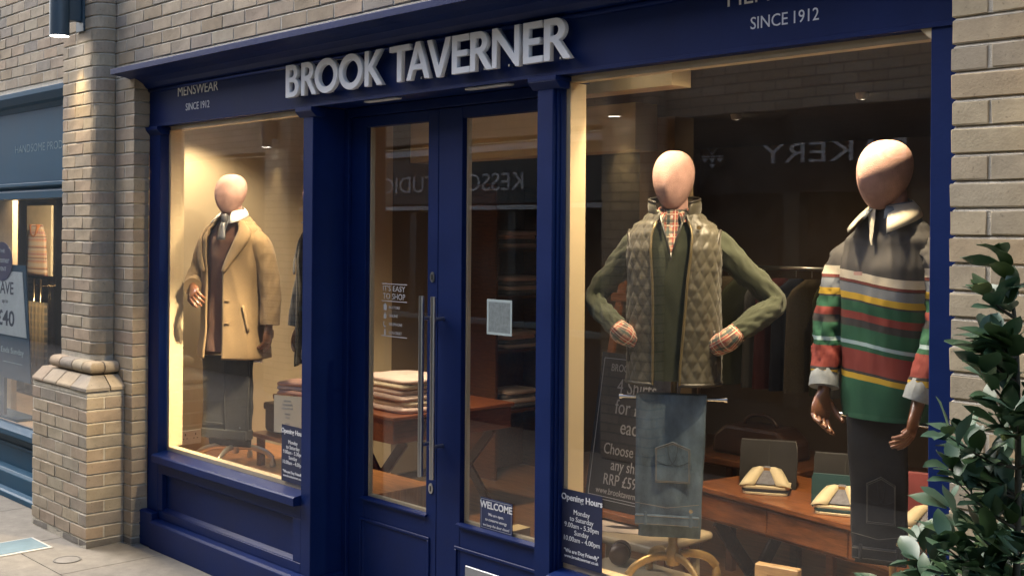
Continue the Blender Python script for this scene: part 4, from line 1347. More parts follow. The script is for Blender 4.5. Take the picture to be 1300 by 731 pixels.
LEAFP = plaid('leaf_print', (.05, .045, .03), [('X', .05, .018, 0, (.30, .22, .10), .5), ('Y', .06, .02, .02, (.25, .17, .08), .5)])
rows, uvs = [], []
for i in range(2):
    rows.append([(-10.05 + .45 * k / 30, .70 + .018 * math.sin(k * 1.3), .62 + .62 * i) for k in range(31)])
    uvs.append([(.33 * k / 30, .62 * i) for k in range(31)])
o = put('cloth', MB().grid(rows, uvs=uvs), LEAFP, t, smooth=True)
md = o.modifiers.new('thick', 'SOLIDIFY'); md.thickness = .004
t = thing('sale_board', 'teal sale board reading SAVE up to £40 in the neighbouring window', 'sign', (-9.0, .16, .45))
put('board', MB().prism([(-9.55, .74), (-8.47, .74), (-8.58, 1.58), (-9.55, 1.58)], .150, .158, 'y'), TEAL, t)
put('panel', MB().prism([(-9.50, 1.06), (-8.545, 1.06), (-8.635, 1.53), (-9.50, 1.53)], .1465, .1495, 'y'), mat('pale_blue_card', (.50, .58, .62), rough=.5), t)
put('badge', MB().prism([(-9.03 + .215 * math.cos(R(a)), 1.60 + .145 * math.sin(R(a))) for a in range(0, 360, 10)], .142, .146, 'y'), mat('indigo_card', (.035, .035, .11), rough=.45), t)
NT = mat('navy_print', (.02, .035, .07), rough=.6)
fit_text('lettering', 'SAVE', -9.12, -8.80, 1.36, 1.45, .1458, NT, t, thick=.01)
fit_text('lettering', 'up to', -9.02, -8.90, 1.285, 1.32, .1458, NT, t)
fit_text('lettering', '£40', -9.12, -8.785, 1.125, 1.235, .1458, NT, t, thick=.02)
fit_text('lettering', 'Ends Sunday', -9.04, -8.60, .915, .97, .1495, mat('pale_teal_print', (.35, .48, .50), rough=.6), t)
put('rule', bx(-9.0, -8.63, .1490, .1496, .86, .864), MATS['pale_teal_print'], t)
fit_text('lettering', 'THE', -9.08, -8.96, 1.665, 1.69, .1415, MATS['pale_blue_card'], t)
fit_text('lettering', 'Summer', -9.16, -8.87, 1.59, 1.635, .1415, MATS['pale_blue_card'], t)
fit_text('lettering', 'EVENT', -9.10, -8.93, 1.53, 1.56, .1415, MATS['pale_blue_card'], t)
put('foot', bx(-9.4, -8.7, .14, .30, .441, .46), TEAL, t)
put('prop', bx(-9.1, -9.0, .159, .18, .46, 1.4), TEAL, t)

# ------------------------------------------------------------------ pavement fittings
t = thing('pavement_light', 'framed glass light panel set in the paving at the lower left', 'pavement light', (-6.95, -.8, 0))
pts = [(-7.62, -.30), (-6.90, -.395), (-6.845, -.44)]
q = [Vector((-7.75, -.78)), Vector((-6.87, -.40)), Vector((-7.08, -.33)), Vector((-7.9, -.60))]
put('frame', bx(-7.10, -6.80, -1.30, -.36, .0002, .005), mat('pale_metal', (.45, .44, .41), rough=.5, var=.1), t)
put('glass_block', bx(-7.085, -6.83, -1.27, -.375, .0052, .0072), mat('frosted_glass', (.20, .29, .34), rough=.18, var=.25, scale=3), t)
t = thing('cover_plate', 'small round metal cover set in the paving beside the plinth', 'cover', (-6.50, -.40, 0))
put('ring', MB().lathe([(.075, .0), (.075, .004), (.066, .004), (.066, .001)], (-6.50, -.40, .0002), 24), mat('dull_metal', (.12, .115, .105), rough=.6), t)
put('plate', MB().lathe([(.064, 0), (.064, .003)], (-6.50, -.40, .0002), 24), mat('plate_metal', (.17, .16, .145), rough=.6, var=.2), t)
# ------------------------------------------------------------------ mannequins
FZ = 0.4605                                       # top of the display platforms
LINEN = mat('blush_linen', (.44, .262, .225), rough=.85, var=.16, scale=26, bump=.5, bscale=350)
HANDWOOD = mat('varnished_hand', (.17, .070, .034), rough=.28, var=.2, scale=20, coat=.4)
OLIVE = mat('olive_knit', (.031, .037, .020), rough=.95, var=.12, scale=60, bump=.3, bscale=700, sheen=.08)
GILET = mat('bronze_nylon', (.060, .054, .037), rough=.46, var=.10, scale=25, sheen=.15)
GILETIN = mat('dark_lining', (.030, .026, .020), rough=.5, var=.1)
CAMEL = mat('camel_wool', (.275, .188, .096), rough=.95, var=.10, scale=180, bump=.25, bscale=500, sheen=.1)
RUSTK = mat('russet_knit', (.15, .062, .034), rough=.95, var=.12, scale=80, bump=.3, bscale=600, sheen=.3)
SHIRTW = mat('white_cotton', (.68, .66, .62), rough=.85, var=.04)
SILK = mat('silver_silk', (.17, .17, .18), rough=.3, var=.25, scale=40, metal=.3)
SUIT = mat('grey_suiting', (.045, .043, .042), rough=.9, var=.2, scale=120, sheen=.2)
CHECK = plaid('check_cotton', (.40, .30, .20), [('X', .044, .019, 0, (.33, .05, .04), .85), ('Y', .044, .017, 0, (.33, .05, .04), .6), ('X', .044, .011, .022, (.02, .05, .05), .85), ('Y', .044, .011, .022, (.02, .05, .055), .7), ('X', .044, .0035, .036, (.60, .52, .36), .9), ('Y', .044, .0035, .036, (.60, .52, .36), .9)])

def interp(tab, t):
    """smooth table lookup: rows (t, a, b, ...)"""
    if t <= tab[0][0]:
        return tab[0][1:]
    for p, q in zip(tab, tab[1:]):
        if t <= q[0]:
            f = (t - p[0]) / (q[0] - p[0])
            f = f * f * (3 - 2 * f)
            return tuple(a + (b - a) * f for a, b in zip(p[1:], q[1:]))
    return tab[-1][1:]

def crom(P, per=8):
    P = [Vector(p) for p in P]
    Q = [P[0] * 2 - P[1]] + P + [P[-1] * 2 - P[-2]]
    out = []
    for i in range(1, len(Q) - 2):
        a, b, c, d = Q[i - 1:i + 3]
        for k in range(per):
            t = k / per
            out.append(.5 * ((2 * b) + (c - a) * t + (2 * a - 5 * b + 4 * c - d) * t * t + (3 * b - a - 3 * c + d) * t ** 3))
    out.append(P[-1])
    return out

def body_point(tab, phi, z, off=0.0, ex=2.4):
    rx, ry, cy = interp(tab, z)
    s, c = math.sin(phi), math.cos(phi)
    m = (abs(s) ** ex + abs(c) ** ex) ** (-1 / ex)
    return Vector((s * m * (rx + off), -c * m * (ry + off) + cy, z))

def shell(tab, z0, z1, fa, fb, nz=40, nu=72, off=0.0, disp=None, uvf=None):
    """cloth round the body between front angles fa(z) and fb(z) (radians, 0 = front, + = towards +x)"""
    rows, uvs = [], []
    for i in range(nz + 1):
        z = z0 + (z1 - z0) * i / nz
        a, b = fa(z), fb(z)
        r, u = [], []
        s = 0
        prev = None
        for k in range(nu + 1):
            ph = a + (b - a) * k / nu
            p = body_point(tab, ph, z, off)
            if prev is not None:
                s += (p - prev).length
            prev = p.copy()
            d = disp(ph, z, s) if disp else 0
            if d:
                nrm = Vector((math.sin(ph), -math.cos(ph), 0))
                p = p + nrm * d
            r.append(p)
            u.append(uvf(ph, z, s) if uvf else (s, z))
        rows.append(r)
        uvs.append(u)
    return MB().grid(rows, uvs=uvs)

def solid(o, t=.006, sub=0):
    md = o.modifiers.new('thick', 'SOLIDIFY')
    md.thickness, md.offset = t, 0
    if sub:
        s = o.modifiers.new('smooth', 'SUBSURF')
        s.levels = s.render_levels = sub
    return o

def sleeve(path, radii, n=28, per=10, wr=.006, seed=0, flat=1.0, zuv=None, freq=60):
    pts = crom(path, per)
    rr = []
    m = len(radii) - 1
    for i in range(len(pts)):
        t = i / (len(pts) - 1) * m
        j = min(int(t), m - 1)
        rr.append(radii[j] + (radii[j + 1] - radii[j]) * (t - j))
    mb = MB()
    T = [(pts[min(i + 1, len(pts) - 1)] - pts[max(i - 1, 0)]).normalized() for i in range(len(pts))]
    u = Vector((0, -1, 0))
    rows, uvs, s = [], [], 0
    for i, p in enumerate(pts):
        a = (u - T[i] * u.dot(T[i])).normalized()
        b = T[i].cross(a)
        u = a
        if i:
            s += (p - pts[i - 1]).length
        row, uvr = [], []
        for k in range(n + 1):
            th = 2 * math.pi * (k % n) / n
            n1 = noise.noise(Vector((math.cos(th) * 1.3 + seed * 7, math.sin(th) * 1.3, s * 20 + 1.5 * math.cos(th + seed))))
            n2 = noise.noise(Vector((math.cos(th) * 2.2 + seed * 3, s * 12 + 2 * math.sin(th), 4.4)))
            w = wr * (.55 - 1.9 * abs(n1)) + wr * .9 * n2
            q = p + (a * math.cos(th) * flat + b * math.sin(th)) * (rr[i] + w)
            row.append(q)
            uvr.append((th * rr[i], (q.z - zuv[0]) / (zuv[1] - zuv[0])) if zuv else (th * rr[i], s))
        rows.append(row)
        uvs.append(uvr)
    mb.grid(rows, uvs=uvs)
    c0, c1 = len(mb.v), None
    mb.add([pts[-1]] + rows[-1][:-1], [(0, k + 1, (k + 1) % n + 1) for k in range(n)], [(0, uvs[-1][0][1])] + uvs[-1][:-1])
    return mb

def head(parent, z_chin, turn=0.0, fwd=-.015, h=.236):
    rows = []
    N = 22
    for i in range(N + 1):
        t = i / N
        a = math.pi * t
        zz = -math.cos(a) * h / 2
        u = (zz + h / 2) / h                        # 0 chin .. 1 crown
        rad = math.sin(a) ** .82
        wx = .088 * (0.66 + 0.66 * u - .32 * u * u)
        wy = .110 * (0.66 + 0.62 * u - .28 * u * u)
        row = []
        for k in range(36):
            ph = 2 * math.pi * k / 36
            s, c = math.sin(ph), math.cos(ph)
            x, y = s * wx * rad, -c * wy * rad
            ridge = math.exp(-((ph if ph < math.pi else ph - 2 * math.pi) / .24) ** 2) * math.exp(-((u - .38) / .20) ** 2) * .015
            y -= ridge
            y += fwd - .034 * (1 - u) ** 1.3 + .008
            row.append((x, y, z_chin + h / 2 + zz))
        rows.append(row)
    o = put('head', MB().grid(rows, True), LINEN, parent, smooth=True, local=True)
    o.rotation_euler = (0, 0, turn)
    put('neck', MB().tube([(0, .012, z_chin - .10), (0, .008, z_chin - .06), (0, .0, z_chin - .01), (0, -.004, z_chin + .04), (0, -.004, z_chin + .07)], [.075, .056, .052, .052, .048], 24), LINEN, parent, smooth=True, local=True)
    return o

def hand(parent, wrist, dirv, palm, curl=.5, size=1.0, mirror=1, label=None, material=None):
    """five fingered hand; dirv = where the fingers point, palm = palm normal"""
    d = Vector(dirv).normalized()
    p = Vector(palm)
    p = (p - d * p.dot(d)).normalized()
    side = d.cross(p) * mirror
    W = Vector(wrist)
    mb = MB()
    S_ = size
    rows = []
    for f, w, th in ((-.018, .023, .021), (0, .024, .020), (.025, .036, .017), (.055, .042, .016), (.082, .041, .013), (.094, .036, .008)):
        c = W + d * f * S_
        rows.append([c + side * math.cos(2 * math.pi * k / 16) * w * S_ + p * math.sin(2 * math.pi * k / 16) * th * S_ for k in range(16)])
    mb.grid(rows, True)
    n = len(mb.v)
    mb.f.append(tuple(range(n - 16, n)))
    mb.f.append(tuple(range(n - 96, n - 80))[::-1])
    for i, (off, ln) in enumerate(((.030, .070), (.010, .080), (-.011, .075), (-.030, .058))):
        base = W + (d * .086 + side * off) * S_
        dd = d + side * off * 1.6
        pts, rr = [base - d * .012 * S_, base], [.0092 * S_, .0092 * S_]
        ang = curl * (.5 + .12 * i)
        q, ori = base.copy(), dd.normalized()
        for sg in range(3):
            ax = side
            ori = (ori * math.cos(ang) + p * math.sin(ang)).normalized()
            q = q + ori * ln * S_ * (.42, .32, .26)[sg]
            pts.append(q.copy())
            rr.append((.0088, .0080, .0058)[sg] * S_)
        mb.tube(pts, rr, 10)
    tb = W + (d * .022 + side * .034) * S_
    t1 = tb + (d * .034 + side * .024 + p * .012) * S_
    t2 = t1 + (d * .030 + side * .004 + p * .018 * (1 + curl)) * S_
    mb.tube([tb - side * .015 * S_, tb, t1, t2], [.013 * S_, .012 * S_, .0105 * S_, .007 * S_], 10)
    return put('hand', mb, material or HANDWOOD, parent, smooth=True, local=True, auto=70)

def stand(parent, z_top, metal, legs=4, reach=.21, rot=0.3, bar=None):
    put('pole', MB().tube([(0, 0.02, .07), (0, .02, z_top)], .012, 14), metal, parent, smooth=True, local=True, auto=40)
    put('boss', MB().lathe([(.012, .07), (.028, .075), (.034, .105), (.026, .14), (.019, .15), (.019, .22), (.013, .23)], (0, .02, 0), 18), metal, parent, smooth=True, local=True, auto=40)
    for i in range(legs):
        a = rot + i * 2 * math.pi / legs
        d = Vector((math.cos(a), math.sin(a), 0))
        path = crom([Vector((0, .02, .105)), d * reach * .4 + Vector((0, .02, .112)), d * reach * .8 + Vector((0, .02, .088)), d * reach + Vector((0, .02, .050))], 5)
        lg = put('leg', MB().tube(path, [.0095] * len(path), 12, flat=1.8), metal, parent, smooth=True, local=True, auto=50)
        c = d * reach + Vector((0, .02, 0))
        put('foot', MB().lathe([(.008, .001), (.016, .002), (.019, .012), (.017, .030), (.011, .046), (.006, .062)], c, 12), metal, lg, smooth=True, local=True)
    if bar:
        z, hw = bar
        put('trouser_bar', MB().tube([(-hw, -.02, z), (hw, -.02, z)], .0075, 10).tube([(-hw - .012, -.02, z), (-hw, -.02, z)], .011, 10).tube([(hw, -.02, z), (hw + .012, -.02, z)], .011, 10), CHROME, parent, smooth=True, local=True, auto=40)

def collar_leaf(parent, s, z0, material, w=.075, drop=.065, rad=.064, name='collar', spread=.0, thick=.004, back=.03, cy=0.0):
    """one leaf of a shirt collar: wraps from the nape to the throat and ends in a point; s = -1 / +1"""
    rows, uvs = [], []
    N = 12
    for i in range(N + 1):
        f = i / N
        ph = math.pi - (math.pi - R(10 + spread)) * f           # from back (180) to throat
        rt = rad + .004 * math.sin(f * 3.1)
        top = Vector((s * math.sin(ph) * rt, -math.cos(ph) * rt * .95 + cy, z0 + back * (1 - f) ** 1.2))
        dr = .040 + (drop - .040) * f ** 2.5
        out = .012 + (w - .05) * f ** 1.5
        ph2 = ph + R(10) * f ** 2
        bot = Vector((s * math.sin(ph2 if f > .3 else ph) * (rt + out), -math.cos(ph) * (rt + out + .018 * f) + cy, z0 + back * (1 - f) ** 1.2 - dr))
        mid = (top + bot) / 2 + Vector((s * math.sin(ph), -math.cos(ph), 0)) * .006
        rows.append([top, mid, bot])
        uvs.append([(f * .2, 0), (f * .2, .02), (f * .2, .04)])
    o = put(name, MB().grid(rows, uvs=uvs), material, parent, smooth=True, local=True)
    return solid(o, thick)

GILT = mat('gilt_wood', (.40, .26, .10), rough=.35, metal=.5, var=.2, scale=30)
# ---- jeans and trousers folded over the bar
DENIM = mat('faded_denim', (.095, .140, .185), rough=.95, var=.55, scale=7, bump=.25, bscale=600, stretch=(1.6, 1, .8))
BLACKD = mat('black_denim', (.026, .026, .028), rough=.95, var=.35, scale=8, bump=.25, bscale=600)
CHARW = mat('charcoal_wool', (.030, .031, .030), rough=.95, var=.2, scale=30, bump=.2, bscale=500, sheen=.2)
THREAD = mat('tan_thread', (.24, .20, .14), rough=.9)
THREADD = mat('grey_thread', (.16, .15, .13), rough=.9)
def panel(w0, w1, z0, z1, y, th, seed, lean=0.0, amp=.006):
    rows = []
    for i in range(21):
        f = i / 20
        z = z0 + (z1 - z0) * f
        w = w0 + (w1 - w0) * f
        row = []
        for k in range(36):
            a = 2 * math.pi * k / 36
            c, s = math.cos(a), math.sin(a)
            m = (abs(c) ** 5 + abs(s) ** 5) ** (-1 / 5)
            x = c * m * w / 2 + lean * f
            d = amp * (noise.noise(Vector((x * 9 + seed, z * 5, 1.3))) + .9 - 2.6 * abs(noise.noise(Vector((x * 10 + z * 5, z * 4 + seed, 7)))))
            x += .010 * noise.noise(Vector((z * 5 + seed, s, 3)))
            e = th / 2 * (1 if .02 < f < .98 else .6)
            row.append((x, y + s * m * e + d, z))
        rows.append(row)
    mb = MB().grid(rows, True)
    n = len(mb.v)
    mb.f.append(tuple(range(36))[::-1]); mb.f.append(tuple(range(n - 36, n)))
    return mb
def jeans(label, loc, rz, w, L, cloth, thread, seed, kind='jeans', tail=.06, lean=0.0, pk0=.36, pk1=.66):
    t = thing('hanging_jeans' if kind == 'jeans' else 'hanging_trousers', label, kind, loc, rz)
    put('front_leg', panel(w, w * .93, .018, -L, -.030, .030, seed, lean), cloth, t, smooth=True, local=True, auto=60)
    put('back_leg', panel(w * .97, w * .88, .017, -L - tail, .012, .034, seed + 5, lean), cloth, t, smooth=True, local=True, auto=60)
    yf = -.0545
    if kind == 'jeans':
        pw, pz0, pz1 = w * .50, -L * pk0, -L * pk1
        cx = lean * .6 + w * .06
        pk = [(cx - pw / 2, pz1), (cx + pw / 2, pz1), (cx + pw / 2, pz0 - .012), (cx, pz0 + .014), (cx - pw / 2, pz0 - .012)]
        po = put('pocket', MB().prism(pk, yf + .004, yf, 'y'), cloth, t, bevel=.0015, local=True)
        st = MB()
        def seam(ps):
            st.tube([(p[0], yf - .0006, p[1]) for p in ps], .0008, 6)
        ins = lambda q, k: [(cx + (p[0] - cx) * k, (p[1] - (pz0 + pz1) / 2) * k + (pz0 + pz1) / 2) for p in q]
        arcs = lambda s: [(cx + s * pw * (.46 - .60 * math.sin(math.pi * .5 * q / 7)), pz0 - .062 - .022 * math.sin(math.pi * q / 7) + .068 * (q / 7) ** 3) for q in range(8)]
        for k in (.97, .90):
            q = ins(pk, k)
            seam(q + q[:1])
        dk = MB()
        for q in (-1, 1):
            dk.tube([(p[0], yf - .0006, p[1]) for p in arcs(q)], .0008, 6)
        put('pocket_arcs', dk, mat('dark_thread', (.03, .035, .045), rough=.9), po, local=True)
        put('stitching', st, thread, po, local=True)
        wb = put('waistband', bx(lean - w * .455, lean + w * .455, yf - .003, yf + .012, -L - .002, -L + .040), cloth, t, bevel=.004, local=True)
        s2 = MB()
        for z in (-L + .004, -L + .035):
            s2.tube([(lean - w * .45, yf - .0042, z), (lean + w * .45, yf - .0042, z)], .0008, 6)
        s2.tube([(lean - w * .45, yf + .0005, -L + .085), (lean, yf - .001, -L + .070), (lean + w * .45, yf + .0005, -L + .088)], .0008, 6)
        put('stitching', s2, thread, wb, local=True)
        for x in (-w * .30, w * .34):
            put('belt_loop', bx(lean + x - .006, lean + x + .006, yf - .009, yf - .0035, -L - .001, -L + .052), cloth, t, bevel=.002, local=True)
        put('button', MB().tube([(lean + w * .34, yf - .004, -L + .062), (lean + w * .34, yf - .001, -L + .062)], .008, 12), BRASS, t, local=True)
    else:
        put('crease', MB().tube([(w * .02, -.0475, .0), (w * .03, -.050, -L * .5), (w * .04, -.0475, -L + .01)], .0028, 8), cloth, t, smooth=True, local=True)
        put('turn_up', bx(-w * .47, w * .47, -.0545, .030, -L - .002, -L + .055), cloth, t, bevel=.006, local=True)
        put('pocket_welt', bx(-w * .40, -w * .02, -.052, -.046, -L * .82, -L * .80), cloth, t, bevel=.001, local=True)
        put('button', MB().tube([(w * .36, -.052, -L * .84), (w * .36, -.046, -L * .84)], .006, 10), CHROME, t, local=True)
    return t

# ================================================================== 1. olive jumper and quilted gilet
VL = Vector((-2.965, .55, FZ))
vt = thing('mannequin', 'mannequin in a bronze quilted gilet over an olive half-zip jumper', 'mannequin', VL, R(33), 'window mannequins')
def zz(z):
    f = min(1, max(0, (z - 1.55) / .25))
    return z - FZ + .040 * f * f * (3 - 2 * f)
VT = [(zz(1.20), .152, .108, 0), (zz(1.35), .148, .106, 0), (zz(1.50), .150, .110, 0), (zz(1.64), .160, .116, 0), (zz(1.74), .168, .112, 0), (zz(1.80), .162, .100, .003), (zz(1.835), .140, .088, .005), (zz(1.865), .100, .078, .006), (zz(1.90), .070, .068, .005)]
head(vt, 1.938 - FZ, turn=R(-10))
full = lambda z: 2 * math.pi
wr = lambda ph, z, s: .003 * noise.noise(Vector((math.sin(ph) * 2, math.cos(ph) * 2, z * 9))) - .007 * abs(noise.noise(Vector((math.sin(ph) * 2.2 + z * 2, math.cos(ph) * 2, z * 6))))
o = put('jumper', shell(VT, zz(1.275), zz(1.895), lambda z: 0, full, disp=wr), OLIVE, vt, smooth=True, local=True)
SL_L = [(-.085, .0, zz(1.790)), (-.160, .01, zz(1.765)), (-.240, .03, zz(1.675)), (-.318, .04, zz(1.585)), (-.268, -.05, zz(1.525)), (-.205, -.110, zz(1.475))]
SL_R = [(.085, .0, zz(1.790)), (.165, .01, zz(1.765)), (.275, .03, zz(1.675)), (.385, .04, zz(1.585)), (.320, -.05, zz(1.52)), (.245, -.105, zz(1.465))]
RAD = [.040, .053, .048, .042, .042, .036]
put('sleeve', sleeve(SL_L, RAD, seed=1, wr=.0085, per=14, n=36), OLIVE, vt, smooth=True, local=True)
put('sleeve', sleeve(SL_R, RAD, seed=2, wr=.0085, per=14, n=36), OLIVE, vt, smooth=True, local=True)
put('cuff', sleeve([(-.215, -.105, zz(1.483)), (-.188, -.108, zz(1.458)), (-.150, -.062, zz(1.430))], [.038, .042, .038], per=5, wr=.003, seed=3), CHECK, vt, smooth=True, local=True)
put('cuff', sleeve([(.255, -.10, zz(1.473)), (.222, -.108, zz(1.446)), (.168, -.062, zz(1.412))], [.038, .043, .040], per=5, wr=.003, seed=4), CHECK, vt, smooth=True, local=True)
# open neck of the jumper: checked shirt in the V, zip, stand collar
tri = []
for i in range(9):
    f = i / 8
    z = zz(1.735) + (zz(1.90) - zz(1.735)) * f
    hw = .004 + .050 * f ** .9
    tri.append([Vector((x * hw, 0, z)) for x in (-1, -.5, 0, .5, 1)])
rows, uvs = [], []
for r_ in tri:
    row = []
    for p in r_:
        rx, ry, cy = interp(VT, p.z)
        row.append(Vector((p.x, -ry * math.sqrt(max(0, 1 - (p.x / rx) ** 2)) + cy - .006, p.z)))
    rows.append(row)
    uvs.append([(p.x, p.z) for p in row])
put('shirt_front', MB().grid(rows, uvs=uvs), CHECK, vt, smooth=True, local=True)
for s in (-1, 1):
    collar_leaf(vt, s, zz(1.900), CHECK, w=.066, drop=.052, rad=.057, name='shirt_collar', spread=4, back=.022)
for q, z in enumerate((1.872, 1.835, 1.80)):
    put('shirt_button', MB().tube([(0, -.098 - .006 * q, zz(z)), (0, -.102 - .007 * q, zz(z))], .005, 10), SHIRTW, vt, local=True)
zipm = MB()
for s in (-1, 1):
    zipm.tube([Vector((s * .052, -.080, zz(1.89))), Vector((s * .030, -.106, zz(1.82))), Vector((s * .004, -.126, zz(1.735)))], .0042, 8)
zipm.tube([(0, -.128, zz(1.738)), (0, -.133, zz(1.715))], .004, 8)
put('zip', zipm, mat('zip_metal', (.12, .12, .11), rough=.4, metal=.6), vt, smooth=True, local=True)
# quilted gilet
def quilt(ph, z, s):
    a, b = (s / .043 + z / .078), (s / .043 - z / .078)
    pa, pb = abs(math.sin(math.pi * a)), abs(math.sin(math.pi * b))
    q = min(pa, pb) ** .34
    return .0060 * q + .0030 * noise.noise(Vector((s * 34, z * 34, 2.0))) * q + .003 * noise.noise(Vector((math.sin(ph) * 3, z * 5, 5)))
def edgeL(z):                       # front edges of the gilet (x = -.07 / +.06 at the hem, opening to the collar)
    f = (z - zz(1.26)) / (.60)
    return .36 + .12 * max(0, f - .5)
def edgeR(z):
    f = (z - zz(1.26)) / (.60)
    return .20 + .26 * max(0, f - .1)
GT = [(r[0], r[1] + .016, r[2] + .018, r[3]) for r in VT]
GT[0] = (GT[0][0], .180, .128, 0); GT[1] = (GT[1][0], .180, .126, 0); GT[2] = (GT[2][0], .180, .130, 0)
for s, ed in ((1, edgeR), (-1, edgeL)):
    mb = shell(GT, zz(1.262), zz(1.885), lambda z: s * ed(z), lambda z: s * math.pi, nz=110, nu=110, disp=quilt)
    o = put('gilet_side', mb, GILET, vt, smooth=True, local=True)
    solid(o, .006)
    edge = [body_point(GT, s * ed(z), z, .008) for z in [zz(1.262) + .630 * k / 24 for k in range(25)]]
    put('gilet_zip', MB().tube(edge, .0052, 8), mat('zip_brass', (.24, .19, .10), rough=.35, metal=.7), vt, smooth=True, local=True)
    hem = [body_point(GT, s * (ed(zz(1.262)) + (math.pi - ed(zz(1.262))) * k / 24), zz(1.264), .006) for k in range(25)]
    put('gilet_hem', MB().tube(hem, .008, 8), GILETIN, vt, smooth=True, local=True)
    # stand collar, opened out
    rows = []
    for i in range(13):
        f = i / 12
        ph = s * (math.pi - (math.pi - .56) * f)
        a = Vector((math.sin(ph) * (.086 + .006 * f), -math.cos(ph) * (.078 + .020 * f) + .008, zz(1.872) - .030 * f * f))
        b = a + Vector((math.sin(ph) * (-.004 + .034 * f * f), -math.cos(ph) * (-.002 + .012 * f), .080 + .004 * f))
        rows.append([a, (a + b) / 2 + Vector((math.sin(ph), -math.cos(ph), 0)) * .006, b])
    solid(put('gilet_collar', MB().grid(rows), GILET, vt, smooth=True, local=True), .014, 1)
    put('collar_lining', MB().tube([r_[2] for r_ in rows], .0055, 8), GILETIN, vt, smooth=True, local=True)
    # armhole binding and pocket slit
    c = Vector((s * .166, .004, zz(1.745)))
    ring = [c + Vector((s * .012 * math.cos(a), .070 * math.sin(a), .078 * math.cos(a))) for a in [2 * math.pi * k / 28 for k in range(29)]]
    put('armhole_binding', MB().tube(ring, .0075, 8), GILETIN, vt, smooth=True, local=True)
    pz = [(s * (.98 + .10 * k / 6), zz(1.475) - .13 * k / 6) for k in range(7)]
    put('pocket_binding', MB().tube([body_point(GT, a, z, .005) for a, z in pz], .009, 8), GILETIN, vt, smooth=True, local=True)
put('snap', MB().tube([body_point(GT, .58, zz(1.83), .020), body_point(GT, .58, zz(1.83), .027)], .008, 12), BRASS, vt, local=True)
put('snap', MB().tube([body_point(GT, 1.02, zz(1.40), .018), body_point(GT, 1.02, zz(1.40), .026)], .006, 12), BRASS, vt, local=True)
stand(vt, zz(1.30), GILT, 4, .20, R(35), bar=(zz(1.20), .20))
jeans('faded blue jeans hung upside down over the bar below the quilted gilet', VL + Vector((.01, -.02, 0)) + Vector((0, 0, zz(1.20))), R(33), .275, .49, DENIM, THREAD, 3, lean=-.012, tail=.06)

# ================================================================== 2. striped rugby shirt
RL = Vector((-2.030, .55, FZ))
rg = thing('mannequin', 'mannequin in a multicoloured striped rugby shirt with white collar', 'mannequin', RL, R(-4), 'window mannequins')
cN, cC, cM, cG, cY, cGr, cR, cB = (.030, .028, .030), (.62, .56, .44), (.14, .028, .022), (.15, .17, .20), (.48, .31, .025), (.010, .085, .042), (.20, .030, .022), (.30, .42, .46)
zs = [(1.20, cGr), (1.359, cY), (1.378, cN), (1.386, cR), (1.456, cGr), (1.470, cB), (1.483, cGr), (1.531, cN), (1.556, cR), (1.580, cGr), (1.615, cN), (1.620, cY), (1.642, cG), (1.673, cN), (1.677, cM), (1.686, cC), (1.713, (.060, .057, .057))]
STR = bands('rugby_stripes', [((z - 1.20) / .80, c) for z, c in zs])
zu = (zz(1.20), zz(2.00))
RT = [(zz(1.235), .162, .130, 0), (zz(1.33), .168, .134, 0), (zz(1.45), .166, .132, 0), (zz(1.60), .174, .132, 0), (zz(1.70), .180, .126, 0), (zz(1.785), .168, .106, .004), (zz(1.835), .130, .088, .008), (zz(1.875), .085, .074, .008), (zz(1.91), .068, .066, .006)]
head(rg, 1.932 - FZ, turn=R(-14), fwd=-.03)
def wr2(ph, z, s):
    return .004 * noise.noise(Vector((math.sin(ph) * 2.5, math.cos(ph) * 2.5, z * 5))) - .014 * abs(noise.noise(Vector((math.sin(ph) * 3 + z * 3, math.cos(ph) * 3, z * 3.2)))) - .005 * abs(noise.noise(Vector((math.sin(ph) * 7, math.cos(ph) * 7 + z * 4, z * 7))))
o = put('shirt_body', shell(RT, zz(1.235), zz(1.895), lambda z: 0, full, nz=60, nu=84, disp=wr2, uvf=lambda ph, z, s: (s, (z - zu[0] + .018 * math.sin(ph) + .004 * math.sin(ph * 3 + z * 5)) / .8)), STR, rg, smooth=True, local=True)
put('sleeve', sleeve([(-.085, .0, zz(1.755)), (-.160, -.003, zz(1.735)), (-.195, -.03, zz(1.62)), (-.205, -.06, zz(1.50)), (-.190, -.10, zz(1.37))], [.048, .062, .059, .055, .046], seed=5, wr=.013, zuv=zu, per=14), STR, rg, smooth=True, local=True)
put('sleeve', sleeve([(.085, .0, zz(1.755)), (.170, .0, zz(1.735)), (.215, -.02, zz(1.62)), (.215, -.06, zz(1.50)), (.190, -.11, zz(1.36))], [.048, .062, .059, .055, .046], seed=6, wr=.012, zuv=zu, per=14), STR, rg, smooth=True, local=True)
CUFFD = mat('pale_chambray', (.22, .25, .28), rough=.9, var=.15, scale=60)
put('cuff', sleeve([(-.191, -.096, zz(1.382)), (-.189, -.108, zz(1.355)), (-.184, -.118, zz(1.325))], [.047, .050, .050], per=6, wr=.003, seed=7), CUFFD, rg, smooth=True, local=True)
put('cuff', sleeve([(.191, -.105, zz(1.372)), (.186, -.118, zz(1.345)), (.181, -.125, zz(1.318))], [.047, .049, .048], per=6, wr=.003, seed=8), CUFFD, rg, smooth=True, local=True)
hand(rg, (-.182, -.122, zz(1.306)), (.12, -.42, -1), (.9, -.2, .1), .85, 1.0, -1)
hand(rg, (.179, -.128, zz(1.300)), (-.05, -.35, -1), (-.9, -.3, 0), .75, 1.0, 1)
WC = mat('ivory_twill', (.70, .64, .50), rough=.85, var=.05)
